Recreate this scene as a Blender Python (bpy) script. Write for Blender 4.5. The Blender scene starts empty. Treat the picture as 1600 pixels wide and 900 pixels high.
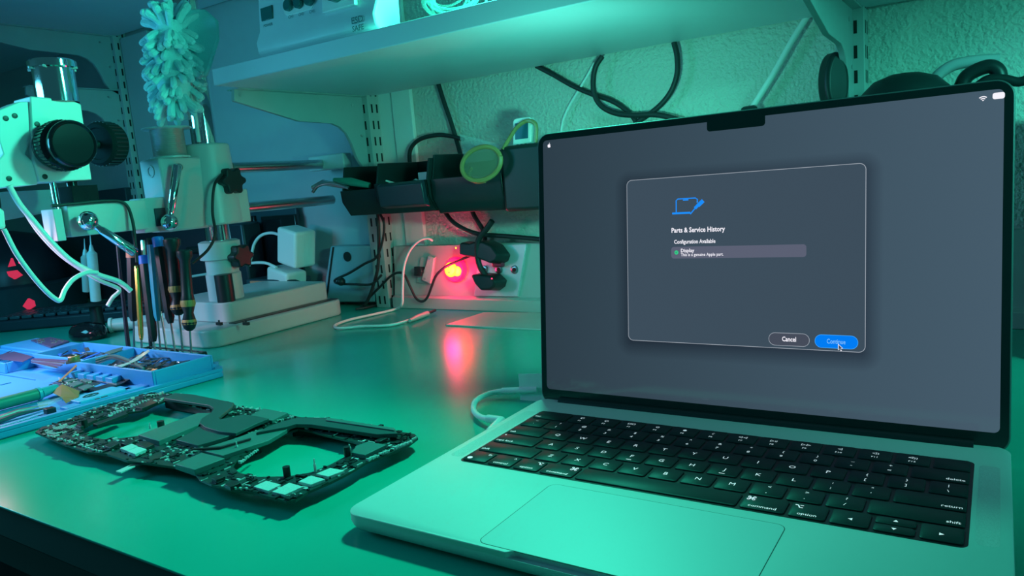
import bpy, bmesh, math, random
from mathutils import Vector, Matrix, Euler
random.seed(7)
SC = bpy.context.scene
COL = SC.collection
MM = 0.001
V = Vector

# ------------------------------------------------------------------ camera
CAM_POS = V((305.48, -269.07, 188.47))
CAM_ROT = Euler((math.radians(81.5652), math.radians(4.7607), math.radians(32.9304)), 'XYZ')
FPX = 1158.956
cd = bpy.data.cameras.new('camera'); cam = bpy.data.objects.new('camera', cd); COL.objects.link(cam)
cam.location = CAM_POS * MM; cam.rotation_euler = CAM_ROT
cd.sensor_width = 36; cd.lens = FPX / 1600 * 36; cd.clip_start = 0.01; cd.clip_end = 30
SC.camera = cam
SC.view_settings.view_transform = 'Standard'; SC.view_settings.look = 'None'
SC.view_settings.exposure = 0.0; SC.view_settings.gamma = 1; SC.view_settings.use_curve_mapping = False

# ------------------------------------------------------------------ world, lamps and fill lights
wd = bpy.data.worlds.new('world'); SC.world = wd; wd.use_nodes = True
wd.node_tree.nodes['Background'].inputs[0].default_value = (0.12, 0.84, 1.0, 1)
wd.node_tree.nodes['Background'].inputs[1].default_value = 0.078
def area(name, loc, target, sx, sy, power, color, spread=180):
    l = bpy.data.lights.new(name, 'AREA'); l.shape = 'RECTANGLE'; l.size = sx*MM; l.size_y = sy*MM
    l.energy = power; l.color = color; l.spread = math.radians(spread)
    o = bpy.data.objects.new(name, l); COL.objects.link(o); o.location = V(loc)*MM
    o.rotation_euler = (V(target)-V(loc)).to_track_quat('-Z', 'Y').to_euler()
    return o
LIGHTS = {      # name: position, aim, width, height, spread, RGB power in watts
 'green_shelf_lamp': ((-60, 374, 440), (-230, 40, 90), 60, 50, 180, (0.2, 3.9, 2.5)),      # stands on the front of the shelf, above the frame
 'green_wall_fill': ((25, 285, 200), (-330, 625, 280), 50, 20, 160, (0.08, 0.64, 0.46)),  # fill hidden behind the laptop lid, added to brighten the wall
 'right_side_fill': ((1500, 150, 400), (-600, 250, 250), 300, 300, 180, (0.05, 1.9, 1.45)),  # unseen fill added for faces turned to the right
 'green_side_wall_fill': ((720, 150, 360), (430, 625, 260), 200, 100, 130, (0.16, 1.8, 1.35)),  # added fill out of view, lifts the wall right of the bracket
 'blue_left_light': ((-830, -120, 300), (-600, 160, 0), 300, 220, 180, (0.24, 1.75, 2.5)),  # broad blue light beyond the left edge, its source unseen
 'microscope_ring_light': ((-665, 50, 170), (-600, 110, 0), 60, 60, 160, (0.5, 0.22, 0.32)),
}
for n_, (p_, t_, sx_, sy_, spr_, c_) in LIGHTS.items():
    e_ = max(c_); area(n_, p_, t_, sx_, sy_, e_, tuple(q/e_ for q in c_), spr_)

# ------------------------------------------------------------------ helpers
CR = CAM_ROT.to_matrix()
def ray(px, py): return CR @ V(((px-800)/FPX, -(py-450)/FPX, -1.0))
def Z(px, py, z=0.0):
    d = ray(px, py); return CAM_POS + d*((z-CAM_POS.z)/d.z)
def Y(px, py, y=604.0):
    d = ray(px, py); return CAM_POS + d*((y-CAM_POS.y)/d.y)
def X(px, py, x):
    d = ray(px, py); return CAM_POS + d*((x-CAM_POS.x)/d.x)

MATS = {}
def mat(name, color, rough=0.5, metal=0.0, spec=0.5, bump=0.0, bscale=300.0, var=0.06, vscale=40.0, emit=None, es=1.0,
        alpha=1.0, trans=0.0, coat=0.0, ior=1.45):
    if name in MATS: return MATS[name]
    m = bpy.data.materials.new(name); m.use_nodes = True; nt = m.node_tree; N = nt.nodes; L = nt.links
    b = N['Principled BSDF']
    b.inputs['Roughness'].default_value = rough; b.inputs['Metallic'].default_value = metal
    b.inputs['Specular IOR Level'].default_value = spec; b.inputs['IOR'].default_value = ior
    b.inputs['Alpha'].default_value = alpha; b.inputs['Transmission Weight'].default_value = trans
    b.inputs['Coat Weight'].default_value = coat; b.inputs['Coat Roughness'].default_value = 0.05
    tc = N.new('ShaderNodeTexCoord'); nz = N.new('ShaderNodeTexNoise'); nz.inputs['Scale'].default_value = vscale
    nz.inputs['Detail'].default_value = 4
    L.new(tc.outputs['Object'], nz.inputs['Vector'])
    mx = N.new('ShaderNodeMix'); mx.data_type = 'RGBA'
    mx.inputs[6].default_value = tuple(max(0, c*(1-var)) for c in color)+(1,)
    mx.inputs[7].default_value = tuple(min(1, c*(1+var)) for c in color)+(1,)
    L.new(nz.outputs['Fac'], mx.inputs[0]); L.new(mx.outputs[2], b.inputs['Base Color'])
    if bump:
        n2 = N.new('ShaderNodeTexNoise'); n2.inputs['Scale'].default_value = bscale; n2.inputs['Detail'].default_value = 3
        L.new(tc.outputs['Object'], n2.inputs['Vector'])
        bp = N.new('ShaderNodeBump'); bp.inputs['Strength'].default_value = bump; bp.inputs['Distance'].default_value = 0.002
        L.new(n2.outputs['Fac'], bp.inputs['Height']); L.new(bp.outputs[0], b.inputs['Normal'])
    if emit:
        b.inputs['Emission Color'].default_value = tuple(emit)+(1,); b.inputs['Emission Strength'].default_value = es
    MATS[name] = m; return m

ORG = {}
def origin_of(o):
    while o is not None:
        if o.name in ORG: return ORG[o.name]
        o = o.parent
    return V((0, 0, 0))
def tagit(o, label=None, cat=None, group=None, kind=None):
    if label: o['label'] = label
    if cat: o['category'] = cat
    if group: o['group'] = group
    if kind: o['kind'] = kind
    return o
def thing(name, label, cat, loc=(0, 0, 0), group=None):
    o = bpy.data.objects.new(name, None); COL.objects.link(o); o.empty_display_size = 0.01
    o.location = V(loc)*MM; ORG[o.name] = V(loc)
    return tagit(o, label, cat, group)

class Frame:
    def __init__(s, o, u, v, n=None):
        s.o = V(o); s.u = V(u).normalized(); s.v = V(v).normalized(); s.n = V(n).normalized() if n else s.u.cross(s.v).normalized()
    def p(s, a, b, c=0.0): return s.o + s.u*a + s.v*b + s.n*c
TOP = Frame((0, 0, 0), (1, 0, 0), (0, 1, 0))
def rrect(x0, x1, y0, y1, r, n=6):
    P = []
    for cx, cy, a0 in ((x1-r, y0+r, -90), (x1-r, y1-r, 0), (x0+r, y1-r, 90), (x0+r, y0+r, 180)):
        for i in range(n+1):
            a = math.radians(a0+90*i/n); P.append((cx+r*math.cos(a), cy+r*math.sin(a)))
    return P
def circ(cx, cy, r, n=24): return [(cx+r*math.cos(2*math.pi*i/n), cy+r*math.sin(2*math.pi*i/n)) for i in range(n)]

def spline(P, k=8):
    P = [V(p) for p in P]
    if len(P) < 3: return P
    Q = [P[0]*2-P[1]]+P+[P[-1]*2-P[-2]]; out = []
    for i in range(1, len(Q)-2):
        a, b, c, d = Q[i-1], Q[i], Q[i+1], Q[i+2]
        for j in range(k):
            t = j/k
            out.append(0.5*((2*b)+(c-a)*t+(2*a-5*b+4*c-d)*t*t+(-a+3*b-3*c+d)*t**3))
    out.append(P[-1]); return out

class MB:
    def __init__(s): s.v = []; s.f = []
    def add(s, vs, fs):
        k = len(s.v); s.v += [V(x) for x in vs]; s.f += [[i+k for i in f] for f in fs]; return s
    def box(s, x0, x1, y0, y1, z0, z1, F=TOP):
        x0, x1 = min(x0, x1), max(x0, x1); y0, y1 = min(y0, y1), max(y0, y1); z0, z1 = min(z0, z1), max(z0, z1)
        P = [F.p(*q) for q in ((x0,y0,z0),(x1,y0,z0),(x1,y1,z0),(x0,y1,z0),(x0,y0,z1),(x1,y0,z1),(x1,y1,z1),(x0,y1,z1))]
        return s.add(P, [[0,3,2,1],[4,5,6,7],[0,1,5,4],[1,2,6,5],[2,3,7,6],[3,0,4,7]])
    def prism(s, poly, w0, w1, F=TOP, top=None):
        n = len(poly); t = top or poly
        P = [F.p(a, b, w0) for a, b in poly]+[F.p(a, b, w1) for a, b in t]
        return s.add(P, [list(range(n-1, -1, -1)), list(range(n, 2*n))]+[[i, (i+1) % n, n+(i+1) % n, n+i] for i in range(n)])
    def rings(s, R, cap=True):
        n = len(R[0]); P = [p for r in R for p in r]; fs = []
        for k in range(len(R)-1):
            for i in range(n): fs.append([k*n+i, k*n+(i+1) % n, (k+1)*n+(i+1) % n, (k+1)*n+i])
        if cap: fs += [list(range(n-1, -1, -1)), list(range((len(R)-1)*n, len(R)*n))]
        return s.add(P, fs)
    def tube(s, P, r, n=10, rad=None):
        P = [V(p) for p in P]; R = []; up = None
        for i, p in enumerate(P):
            d = (P[min(i+1, len(P)-1)]-P[max(i-1, 0)])
            if d.length < 1e-9: d = V((0, 0, 1))
            d.normalize()
            if up is None: up = d.orthogonal().normalized()
            up = (up-d*up.dot(d))
            if up.length < 1e-6: up = d.orthogonal()
            up.normalize(); w = d.cross(up); rr = rad[i] if rad else r
            R.append([p+(up*math.cos(2*math.pi*k/n)+w*math.sin(2*math.pi*k/n))*rr for k in range(n)])
        return s.rings(R)
    def lathe(s, base, axis, prof, n=28):       # prof: (distance along axis, radius)
        base = V(base); axis = V(axis).normalized()
        return s.tube_prof(base, axis, prof, n)
    def tube_prof(s, base, ax, prof, n):
        up = ax.orthogonal().normalized(); w = ax.cross(up)
        R = [[base+ax*d+(up*math.cos(2*math.pi*k/n)+w*math.sin(2*math.pi*k/n))*max(r, 0.01) for k in range(n)] for d, r in prof]
        return s.rings(R)
    def cyl(s, a, b, r, r2=None, n=20):
        a = V(a); b = V(b); return s.tube_prof(a, (b-a).normalized(), [(0, r), ((b-a).length, r if r2 is None else r2)], n)
    def sphere(s, c, r, n=16):
        c = V(c); prof = [(-r*math.cos(math.pi*i/10)+0, r*math.sin(math.pi*i/10)) for i in range(11)]
        return s.tube_prof(c, V((0, 0, 1)), prof, n)
    def capsule(s, a, b, r, n=8):
        a = V(a); b = V(b); d = (b-a).normalized(); L = (b-a).length
        return s.tube_prof(a, d, [(-r, .05), (-r*.7, r*.7), (0, r), (L, r*1.05), (L+r*.7, r*.72), (L+r, .05)], n)
    def build(s, name, m, parent=None, bevel=0.0, smooth=True, label=None, seg=2, at=None):
        org = origin_of(parent) if parent else (V(at) if at is not None else None)
        if org is None:
            xs = [v.x for v in s.v]; ys = [v.y for v in s.v]; zs = [v.z for v in s.v]
            org = V(((min(xs)+max(xs))/2, (min(ys)+max(ys))/2, min(zs)))
        me = bpy.data.meshes.new(name); me.from_pydata([(v-org)*MM for v in s.v], [], s.f); me.update()
        bm = bmesh.new(); bm.from_mesh(me); bmesh.ops.recalc_face_normals(bm, faces=bm.faces); bm.to_mesh(me); bm.free()
        o = bpy.data.objects.new(name, me); COL.objects.link(o)
        if parent: o.parent = parent
        else: o.location = org*MM; ORG[o.name] = org
        me.materials.append(m)
        if smooth:
            me.polygons.foreach_set('use_smooth', [True]*len(me.polygons)); me.set_sharp_from_angle(angle=math.radians(38))
        if bevel:
            b = o.modifiers.new('bevel', 'BEVEL'); b.width = bevel*MM; b.segments = seg; b.limit_method = 'ANGLE'; b.angle_limit = math.radians(40)
        if label: o['label'] = label
        return o

def text_mb(s, F, u, v, size=None, width=None, align='CENTER', lift=0.15, height=None, bold=0.0, space=1.0):
    c = bpy.data.curves.new('t', 'FONT'); c.body = s; c.size = 1.0; c.align_x = 'LEFT'; c.resolution_u = 2; c.offset = bold; c.space_character = space
    o = bpy.data.objects.new('t', c); COL.objects.link(o)
    dg = bpy.context.evaluated_depsgraph_get(); dg.update(); me = bpy.data.meshes.new_from_object(o.evaluated_get(dg))
    P = [x.co.copy() for x in me.vertices]; Fc = [list(p.vertices) for p in me.polygons]
    bpy.data.objects.remove(o); bpy.data.curves.remove(c); bpy.data.meshes.remove(me)
    mb = MB()
    if not P: return mb
    x0 = min(p.x for p in P); x1 = max(p.x for p in P); y0 = min(p.y for p in P); y1 = max(p.y for p in P)
    sx = size or 1.0
    if width: sx = width/(x1-x0)
    sy = height/(y1-y0) if height else sx
    ox = {'CENTER': -(x0+x1)/2, 'LEFT': -x0, 'RIGHT': -x1}[align]
    oy = -y0 if height else 0
    if size and not height: oy = -0.36
    mb.add([F.p(u+(p.x+ox)*sx, v+(p.y+oy)*sy, lift) for p in P], Fc)
    return mb
def structure(o): o['kind'] = 'structure'; return o

# ------------------------------------------------------------------ materials
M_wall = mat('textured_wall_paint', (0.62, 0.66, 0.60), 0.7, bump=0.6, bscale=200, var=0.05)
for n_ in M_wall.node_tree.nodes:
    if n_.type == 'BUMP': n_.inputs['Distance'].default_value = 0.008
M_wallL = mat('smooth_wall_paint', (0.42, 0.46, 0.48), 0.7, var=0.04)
M_shelf = mat('grey_laminate', (0.56, 0.62, 0.68), 0.42, var=0.04, vscale=12)
M_steelpaint = mat('grey_powder_coat', (0.40, 0.45, 0.46), 0.45)
M_steelpaint2 = mat('upright_powder_coat', (0.42, 0.48, 0.47), 0.45)
M_slot = mat('dark_slot', (0.01, 0.015, 0.015), 0.8)
M_table = mat('table_laminate', (0.012, 0.46, 0.35), 0.20, spec=0.30, bump=0.03, bscale=60, var=0.10, vscale=9)
M_tableedge = mat('dark_table_edge', (0.06, 0.11, 0.10), 0.5)
M_floor = mat('dark_floor', (0.03, 0.04, 0.045), 0.6)
M_alu = mat('anodised_aluminium', (0.66, 0.70, 0.68), 0.52, metal=0.1, spec=0.3, var=0.02)
M_alurim = mat('aluminium_rim', (0.14, 0.17, 0.17), 0.45, metal=0.2)
M_pad = mat('trackpad_glass', (0.60, 0.65, 0.65), 0.5, metal=0.1, spec=0.3, var=0.01)
M_groove = mat('groove', (0.02, 0.05, 0.045), 0.6)
M_key = mat('black_keycap', (0.008, 0.028, 0.030), 0.5, spec=0.28, var=0.15, vscale=60)  # teal lift in the black stands in for veiling glare
M_well = mat('key_well', (0.012, 0.016, 0.018), 0.38)
M_leg = mat('backlit_legend', (0.7, 0.75, 0.8), 0.5, emit=(0.62, 0.74, 0.80), es=0.75)
M_bezel = mat('black_bezel_glass', (0.008, 0.03, 0.03), 0.16, spec=0.5)  # teal in the black paints in a hazy reflection
M_white = mat('white_plastic', (0.84, 0.86, 0.84), 0.38, var=0.02)
M_whiteP = mat('cream_painted_casting', (0.55, 0.58, 0.58), 0.35, var=0.02)
M_cream = mat('cream_plate', (0.62, 0.62, 0.60), 0.35)
M_chrome = mat('chrome', (0.80, 0.82, 0.82), 0.08, metal=1.0, var=0.01)
M_steel = mat('brushed_steel', (0.55, 0.57, 0.57), 0.28, metal=1.0)
M_black = mat('black_plastic', (0.010, 0.024, 0.026), 0.4)
M_blackg = mat('glossy_black', (0.008, 0.011, 0.014), 0.14, coat=0.3)
M_rubber = mat('dark_rubber_cable', (0.02, 0.03, 0.032), 0.5)
M_pcb = mat('dark_circuit_board', (0.022, 0.055, 0.052), 0.4, var=0.5, vscale=500)
M_heat = mat('matte_black_heat_spreader', (0.045, 0.10, 0.10), 0.42, spec=0.4, var=0.08)  # colour raised to carry the greenish veil over the board
M_heat2 = mat('grey_shield_plate', (0.085, 0.19, 0.18), 0.45, var=0.08)  # tone includes the greenish haze lying over the board
M_chip = mat('tinned_memory_package', (0.62, 0.72, 0.70), 0.55, metal=0.0, var=0.3, vscale=900)
M_tin = mat('tinned_parts', (0.72, 0.78, 0.76), 0.4, metal=0.2)
M_smd = mat('black_components', (0.02, 0.03, 0.03), 0.35)
M_blue = mat('blue_silicone', (0.06, 0.37, 0.74), 0.42, var=0.05, vscale=20)
M_blue2 = mat('blue_handle', (0.03, 0.20, 0.75), 0.4)
M_teal = mat('teal_handle', (0.03, 0.42, 0.55), 0.4)
M_pink = mat('orange_cap', (0.85, 0.28, 0.18), 0.45)
M_gold = mat('gold_anodised', (0.75, 0.50, 0.12), 0.25, metal=0.8)
M_yellow = mat('yellow_grip', (0.50, 0.30, 0.10), 0.5)
M_mop = mat('turquoise_chenille', (0.50, 0.92, 0.98), 0.9, bump=0.8, bscale=900, var=0.12, vscale=200)
M_mop2 = mat('turquoise_foam', (0.32, 0.80, 0.84), 0.85, bump=0.5, bscale=900)
M_amber = mat('amber_film', (0.36, 0.27, 0.10), 0.25, alpha=0.8)
M_amberlens = mat('amber_lens', (0.22, 0.24, 0.16), 0.12, alpha=0.5)
M_clear = mat('clear_film', (0.6, 0.75, 0.72), 0.15, alpha=0.22)
M_duct = mat('grey_duct_plastic', (0.45, 0.50, 0.47), 0.4, var=0.03)
M_duct2 = mat('duct_base_plastic', (0.25, 0.32, 0.30), 0.45)
M_red = mat('red_neon', (0.9, 0.1, 0.1), 0.4, emit=(1.0, 0.0, 0.022), es=8)
M_redcore = mat('neon_core', (1.0, 0.6, 0.1), 0.4, emit=(1.0, 0.42, 0.0), es=2.2)
M_redglow = mat('red_glow_dot', (0.9, 0.05, 0.1), 0.4, emit=(1.0, 0.02, 0.10), es=3.0)  # plug indicator, and the dots painted in as red reflections
M_reddull = mat('red_reflection', (0.85, 0.06, 0.12), 0.3, emit=(1.0, 0.03, 0.10), es=0.55)  # emissive red standing in for reflections on glossy surfaces
M_ybit = mat('yellow_led', (0.8, 0.7, 0.1), 0.4, emit=(1.0, 0.75, 0.05), es=1.5)
M_orange = mat('translucent_orange', (0.55, 0.10, 0.06), 0.3)
M_purple = mat('dark_flex_film', (0.10, 0.09, 0.18), 0.4)
M_shiny = mat('shiny_scrap', (0.75, 0.72, 0.72), 0.2, metal=0.9, var=0.4, vscale=400)
M_wire = mat('spooled_wire', (0.62, 0.58, 0.55), 0.36, metal=0.7)
M_ink = mat('printed_ink', (0.03, 0.08, 0.09), 0.6)
M_tealglass = mat('dark_window', (0.02, 0.14, 0.14), 0.2)
M_green = mat('green_plastic', (0.03, 0.26, 0.19), 0.4)
M_navy = mat('dark_navy_plastic', (0.02, 0.035, 0.05), 0.35)
M_navy2 = mat('blue_grey_plastic', (0.03, 0.07, 0.09), 0.4)
M_bottle = mat('cloudy_plastic', (0.55, 0.68, 0.68), 0.3)

# ------------------------------------------------------------------ room
WY = 625
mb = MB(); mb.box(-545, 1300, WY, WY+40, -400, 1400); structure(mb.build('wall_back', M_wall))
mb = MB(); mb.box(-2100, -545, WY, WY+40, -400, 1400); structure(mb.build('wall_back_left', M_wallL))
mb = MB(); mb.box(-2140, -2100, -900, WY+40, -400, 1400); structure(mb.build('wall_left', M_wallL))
mb = MB(); mb.box(-2100, 1300, -900, WY, -740, -720); structure(mb.build('floor', M_floor))
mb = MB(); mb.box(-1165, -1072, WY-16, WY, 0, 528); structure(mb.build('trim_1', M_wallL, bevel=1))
mb = MB(); mb.box(-552, -478, WY-3, WY, 0, 700); mb.box(-478, -440, WY-7, WY, 0, 700); structure(mb.build('trim_2', M_white, bevel=1))
# bench
t = thing('workbench', 'green laminate workbench with a dark front edge', 'table', (-400, 280, -28))
mb = MB(); mb.box(-2090, 1200, -70, WY-2, -1.5, 0); mb.build('table_top', M_table, t, bevel=0.5)
mb = MB(); mb.box(-2090, 1200, -68, WY-2, -26, -1.5); mb.build('edge_band', M_tableedge, t, bevel=2)
mb = MB(); mb.box(-2090, 1200, -30, -10, -90, -26); mb.build('apron', M_tableedge, t)
for x in (-2000, 1100):
    for y in (20, 560):
        mb = MB(); mb.box(x-25, x+25, y-25, y+25, -720, -26); mb.build('leg', M_tableedge, t)

# shelves
t = thing('wall_shelf', 'long grey wall shelf above the bench, holding the white control box', 'shelf', (0, 480, 332))
mb = MB(); mb.box(-513, 1150, 332, 612, 332, 352.5); mb.build('shelf_board', M_shelf, t, bevel=1.2)
t2 = thing('upper_wall_shelf', 'higher grey shelf at the left, seen from underneath', 'shelf', (-1300, 480, 533))
mb = MB(); mb.box(-2050, -560, 260, 608, 533, 556); mb.build('shelf_board', M_shelf, t2, bevel=1.2)

def upright(x, z1, label):
    t = thing('slotted_upright', label, 'rail', (x, WY-14, 0), 'slotted uprights fixed to the wall')
    mb = MB(); mb.box(x-14, x+14, WY-28, WY-1, 0, z1); mb.build('rail', M_steelpaint2, t, bevel=0.8)
    mb = MB(); z = 6
    while z < z1-20:
        for dx in (-7, 4): mb.box(x+dx, x+dx+3.2, WY-28.3, WY-27, z, z+13)
        for dy in (-21, -10): mb.box(x+13, x+14.3, WY+dy, WY+dy+3.2, z, z+13)
        z += 25
    mb.build('slots', M_slot, t)
    return t
upright(-1182, 700, 'slotted grey upright at the far left behind the microscope')
upright(-522, 700, 'slotted grey upright between the boom rods and the light switch')
upright(174, 700, 'slotted grey upright rising behind the laptop lid')
def bracket(x, z, label, reach=0):       # side plate with its curved foot, flange and rivets
    prof = [(598, 0), (366-reach, 0), (364-reach, -16), (469-reach*.4, -40), (530, -42), (545, -47), (557, -56), (566, -72), (573, -92), (582, -106), (598, -114)]
    F = Frame((x, 0, z), (0, 1, 0), (0, 0, 1))
    t = thing('shelf_bracket', label, 'bracket', (x, 597, z-110), 'shelf brackets on the uprights')
    mb = MB(); mb.prism(prof, -3, 3, F); mb.build('arm', M_steelpaint, t, bevel=0.6)
    mb = MB()
    for a, b, r in ((374-reach, -8, 2.6), (575, -14, 2.2), (588, -60, 2.2)): mb.cyl(F.p(a, b, 2.6), F.p(a, b, 3.6), r, n=12)
    mb.build('rivet', M_steel, t)
    mb = MB(); mb.box(366-reach, 598, -1.6, -0.2, -12, 12, F); mb.build('flange', M_steelpaint, t)
bracket(-1182, 533, 'grey shelf bracket under the upper shelf at far left', 60)
bracket(-1182, 428, 'lower grey bracket on the far-left upright, half hidden by the knobs', -60)
bracket(-522, 332, 'grey shelf bracket left of the lit wall, under the long shelf')
bracket(174, 332, 'grey shelf bracket above the laptop lid')

# cable duct along the wall
structure(MB().prism([(624, 0), (596, 0), (596, 17), (603, 20), (607, 48), (612, 97), (624, 97)], -500, 1150, Frame((0, 0, 0), (0, 1, 0), (0, 0, 1), (1, 0, 0))).build('trim_3', M_duct, bevel=1))
FD = Frame((-475, 607, 48), (1, 0, 0), (0, 5, 49))      # face of the duct
FD2 = Frame((0, 609.6, 72), (1, 0, 0), (0, 5, 49))
def DU(px, py):
    d = ray(px, py); tt = (FD2.o-CAM_POS).dot(FD2.n)/d.dot(FD2.n); q = CAM_POS+d*tt-FD2.o
    return q.dot(FD2.u), q.dot(FD2.v)
NS = -1 if FD2.n.y > 0 else 1                       # direction out of the wall
# red neon switch
cx, cy = DU(714, 421)
t = thing('neon_switch', 'round glowing red switch on the wall duct, left of the plugs', 'switch', FD2.p(cx, cy, 0))
mb = MB(); mb.lathe(FD2.p(cx, cy, NS*0.2), FD2.n*NS, [(0, 19), (5, 19), (8, 17), (8, 14.6), (6, 14.5)]); mb.build('collar', M_red, t, label='glowing red collar')
a, b = DU(709, 421)
mb = MB(); mb.lathe(FD2.p(a, b, NS*1), FD2.n*NS, [(0, 11), (7.5, 11), (9.5, 8.5)]); mb.build('lens', M_redcore, t, label='yellow glowing lens')
mb = MB(); mb.lathe(FD2.p(a+11.5, b-2.5, NS*1), FD2.n*NS, [(0, 7.5), (6.5, 7.5), (7.2, 6)]); mb.build('rocker', M_redcore, t)
mb = MB(); mb.lathe(FD2.p(a-1, b+4, NS*10), FD2.n*NS, [(0, 1), (.6, 1)]); mb.lathe(FD2.p(a-1, b-4, NS*10), FD2.n*NS, [(0, 1), (.6, 1)]); mb.build('contact_hole', M_orange, t)
pl_ = bpy.data.lights.new('neon_glow', 'POINT'); pl_.energy = 0.24; pl_.color = (1, 0.0, 0.12); pl_.shadow_soft_size = 0.012
po = bpy.data.objects.new('neon_glow', pl_); COL.objects.link(po); po.location = FD2.p(cx, cy-2, NS*26)*MM
# cream module left
t = thing('socket_insert', 'half-open socket insert with pink-lit cover, left of the red switch', 'socket', FD2.p(*DU(665, 442), 0))
P = [DU(*q) for q in ((652, 442), (659, 402), (682, 401), (677, 442))]
mb = MB(); mb.prism(P, NS*0.1, NS*3, FD2); mb.build('insert_frame', M_duct, t, bevel=0.6)
P = [DU(*q) for q in ((664, 437), (666, 425), (671, 413), (674, 399), (683, 403), (681, 420), (677, 443))]
mb = MB(); mb.prism(P, NS*4, NS*8, FD2); mb.build('cover_plate', M_cream, t, bevel=0.6)
mb = MB()
for q in ((676, 404), (669, 435)): mb.lathe(FD2.p(*DU(*q), NS*8), FD2.n*NS, [(0, 2), (.8, 2)], 10)
mb.build('screw', M_steel, t)
P = [DU(*q) for q in ((656, 430), (656, 416), (666, 417), (668, 424), (665, 431))]
mb = MB(); mb.prism(P, NS*3, NS*14, FD2); mb.build('connector', M_black, t, bevel=1)
# metal plate with sockets
t = thing('socket_plate', 'brushed metal socket plate with a row of round holes, behind the black plugs', 'socket', FD2.p(*DU(780, 462), 0))
P = [DU(*q) for q in ((744, 462), (748, 425), (752, 396), (765, 384), (826, 381), (812, 463))]
mb = MB(); mb.prism(P, NS*0.1, NS*6, FD2); mb.build('plate', mat('metal_plate', (0.66, 0.64, 0.68), 0.4, metal=0.3), t, bevel=0.7)
for q in ((761, 421), (784, 421), (808, 421)):
    c = DU(*q)
    mb = MB(); mb.lathe(FD2.p(*c, NS*5.5), FD2.n*NS, [(0, 6), (1.6, 6), (2.2, 4.6)], 18); mb.build('socket_ring', M_steel, t)
    mb = MB(); mb.lathe(FD2.p(*c, NS*7.6), FD2.n*NS, [(0, 3), (.5, 3)], 12); mb.build('socket_hole', M_slot, t)
# black plugs
def plug(name, label, pix, d0, d1):
    P = [DU(*q) for q in pix]; t = thing(name, label, 'plug', FD2.p(*P[0], NS*d0))
    cxx = sum(p[0] for p in P)/len(P); cyy = sum(p[1] for p in P)/len(P)
    mb = MB(); mb.prism(P, NS*d0, NS*d1, FD2, [((p[0]-cxx)*.86+cxx, (p[1]-cyy)*.86+cyy) for p in P]); mb.build('body', M_black, t, bevel=3, seg=3)
    return t
t = plug('black_power_adapter', 'large black wall adapter bent over the top of the metal plate', ((735, 398), (735, 380), (738, 376), (752, 378), (762, 375), (777, 375), (792, 382), (804, 398), (800, 408), (790, 413), (778, 408), (760, 402), (744, 400)), 8, 34)
mb = MB(); mb.lathe(FD2.p(*DU(734.5, 386.5), NS*34), FD2.n*NS, [(0, 1.3), (.8, 1.3)], 10); mb.build('indicator', M_ybit, t, label='tiny yellow indicator light')
mb = MB(); c = DU(786, 411); mb.box(c[0]-9, c[0]+9, c[1]-5, c[1]+5, NS*8, NS*16, FD2); mb.build('prong_cover', mat('red_prong', (0.35, 0.02, 0.06), 0.4), t, bevel=2)
t = plug('black_angled_plug', 'small black angled plug in the lower part of the metal plate', ((754, 426), (770, 425), (788, 427), (799, 437), (796, 447), (788, 453), (772, 453), (762, 442)), 8, 36)
mb = MB(); mb.lathe(FD2.p(*DU(791, 433), NS*36), FD2.n*NS, [(0, 1), (.8, 1)], 10); mb.build('indicator', M_redglow, t, label='tiny red indicator light')

# ------------------------------------------------------------------ cables
def cable(name, label, pts, r, m, cat='cable', parent=None, n=10, k=8, group=None):
    mb = MB(); mb.tube(spline(pts, k), r, n); o = mb.build(name, m, parent)
    if not parent: tagit(o, label, cat, group)
    return o
def YY(y, *q): return [Y(a, b, y) for a, b in q]
cable('power_cord', 'dark cord dropping from the shelf edge behind the tool caddy', YY(615, (684, 128), (694, 160), (706, 195), (719, 240), (727, 280), (738, 330), (757, 365), (754, 392)), 3.3, M_rubber)
cable('power_cord', 'dark cord arching over the left of the tool caddy', YY(610, (641, 262), (640, 240), (646, 226), (660, 216), (684, 211), (706, 213), (724, 218)), 3.2, M_rubber)
cable('power_cord', 'thick dark cord running from the adapters to behind the laptop', YY(596, (692, 326), (706, 345), (726, 358), (750, 366), (790, 369), (845, 374)), 3.2, M_rubber)
mb = MB(); mb.tube(spline([Y(*q, 580) for q in ((769, 345), (760, 358), (749, 372), (746, 390), (748, 412), (757, 428), (765, 436))]), 4.2); tagit(mb.build('adapter_cord', M_rubber), 'dark cord with a stubby end looping down past the adapters', 'cable')
cable('thin_lead', 'thin black lead hanging in a U from the adapter to the upright', YY(588, (736, 399), (715, 408), (696, 417), (682, 430), (675, 446), (668, 464), (660, 471), (650, 466), (641, 448), (632, 430), (622, 426), (610, 432), (596, 446), (580, 462), (565, 480)), 1.9, M_rubber)
cable('wall_cable', 'dark cord crossing the lit wall and dipping behind the lid', YY(616, (838, 103), (865, 117), (895, 134), (925, 147), (955, 157), (976, 170), (990, 184), (998, 200)), 3.3, M_rubber)
cable('wall_cable', 'dark cord forming a wide loop on the lit wall', YY(608, (941, 88), (931, 104), (927, 125), (929, 148), (940, 166), (962, 177), (990, 180), (1020, 179), (1045, 183), (1075, 192)), 3.4, M_rubber)
cable('wall_cable', 'dark cord dropping straight then curving left behind the lid notch', YY(612, (1053, 66), (1058, 88), (1058, 115), (1050, 140), (1036, 160), (1018, 176), (1000, 188), (990, 200)), 3.4, M_rubber)
cable('white_lead', 'thin white lead curving down the wall behind the lid corner', YY(617, (929, 98), (918, 118), (905, 140), (890, 165), (880, 188), (876, 212)), 1.8, M_white)
cable('white_cable', 'straight grey-white cable slanting down the wall to the lid notch', YY(612, (1262, 25), (1240, 60), (1212, 110), (1190, 145), (1176, 168), (1170, 185)), 3.6, M_white)
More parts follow.
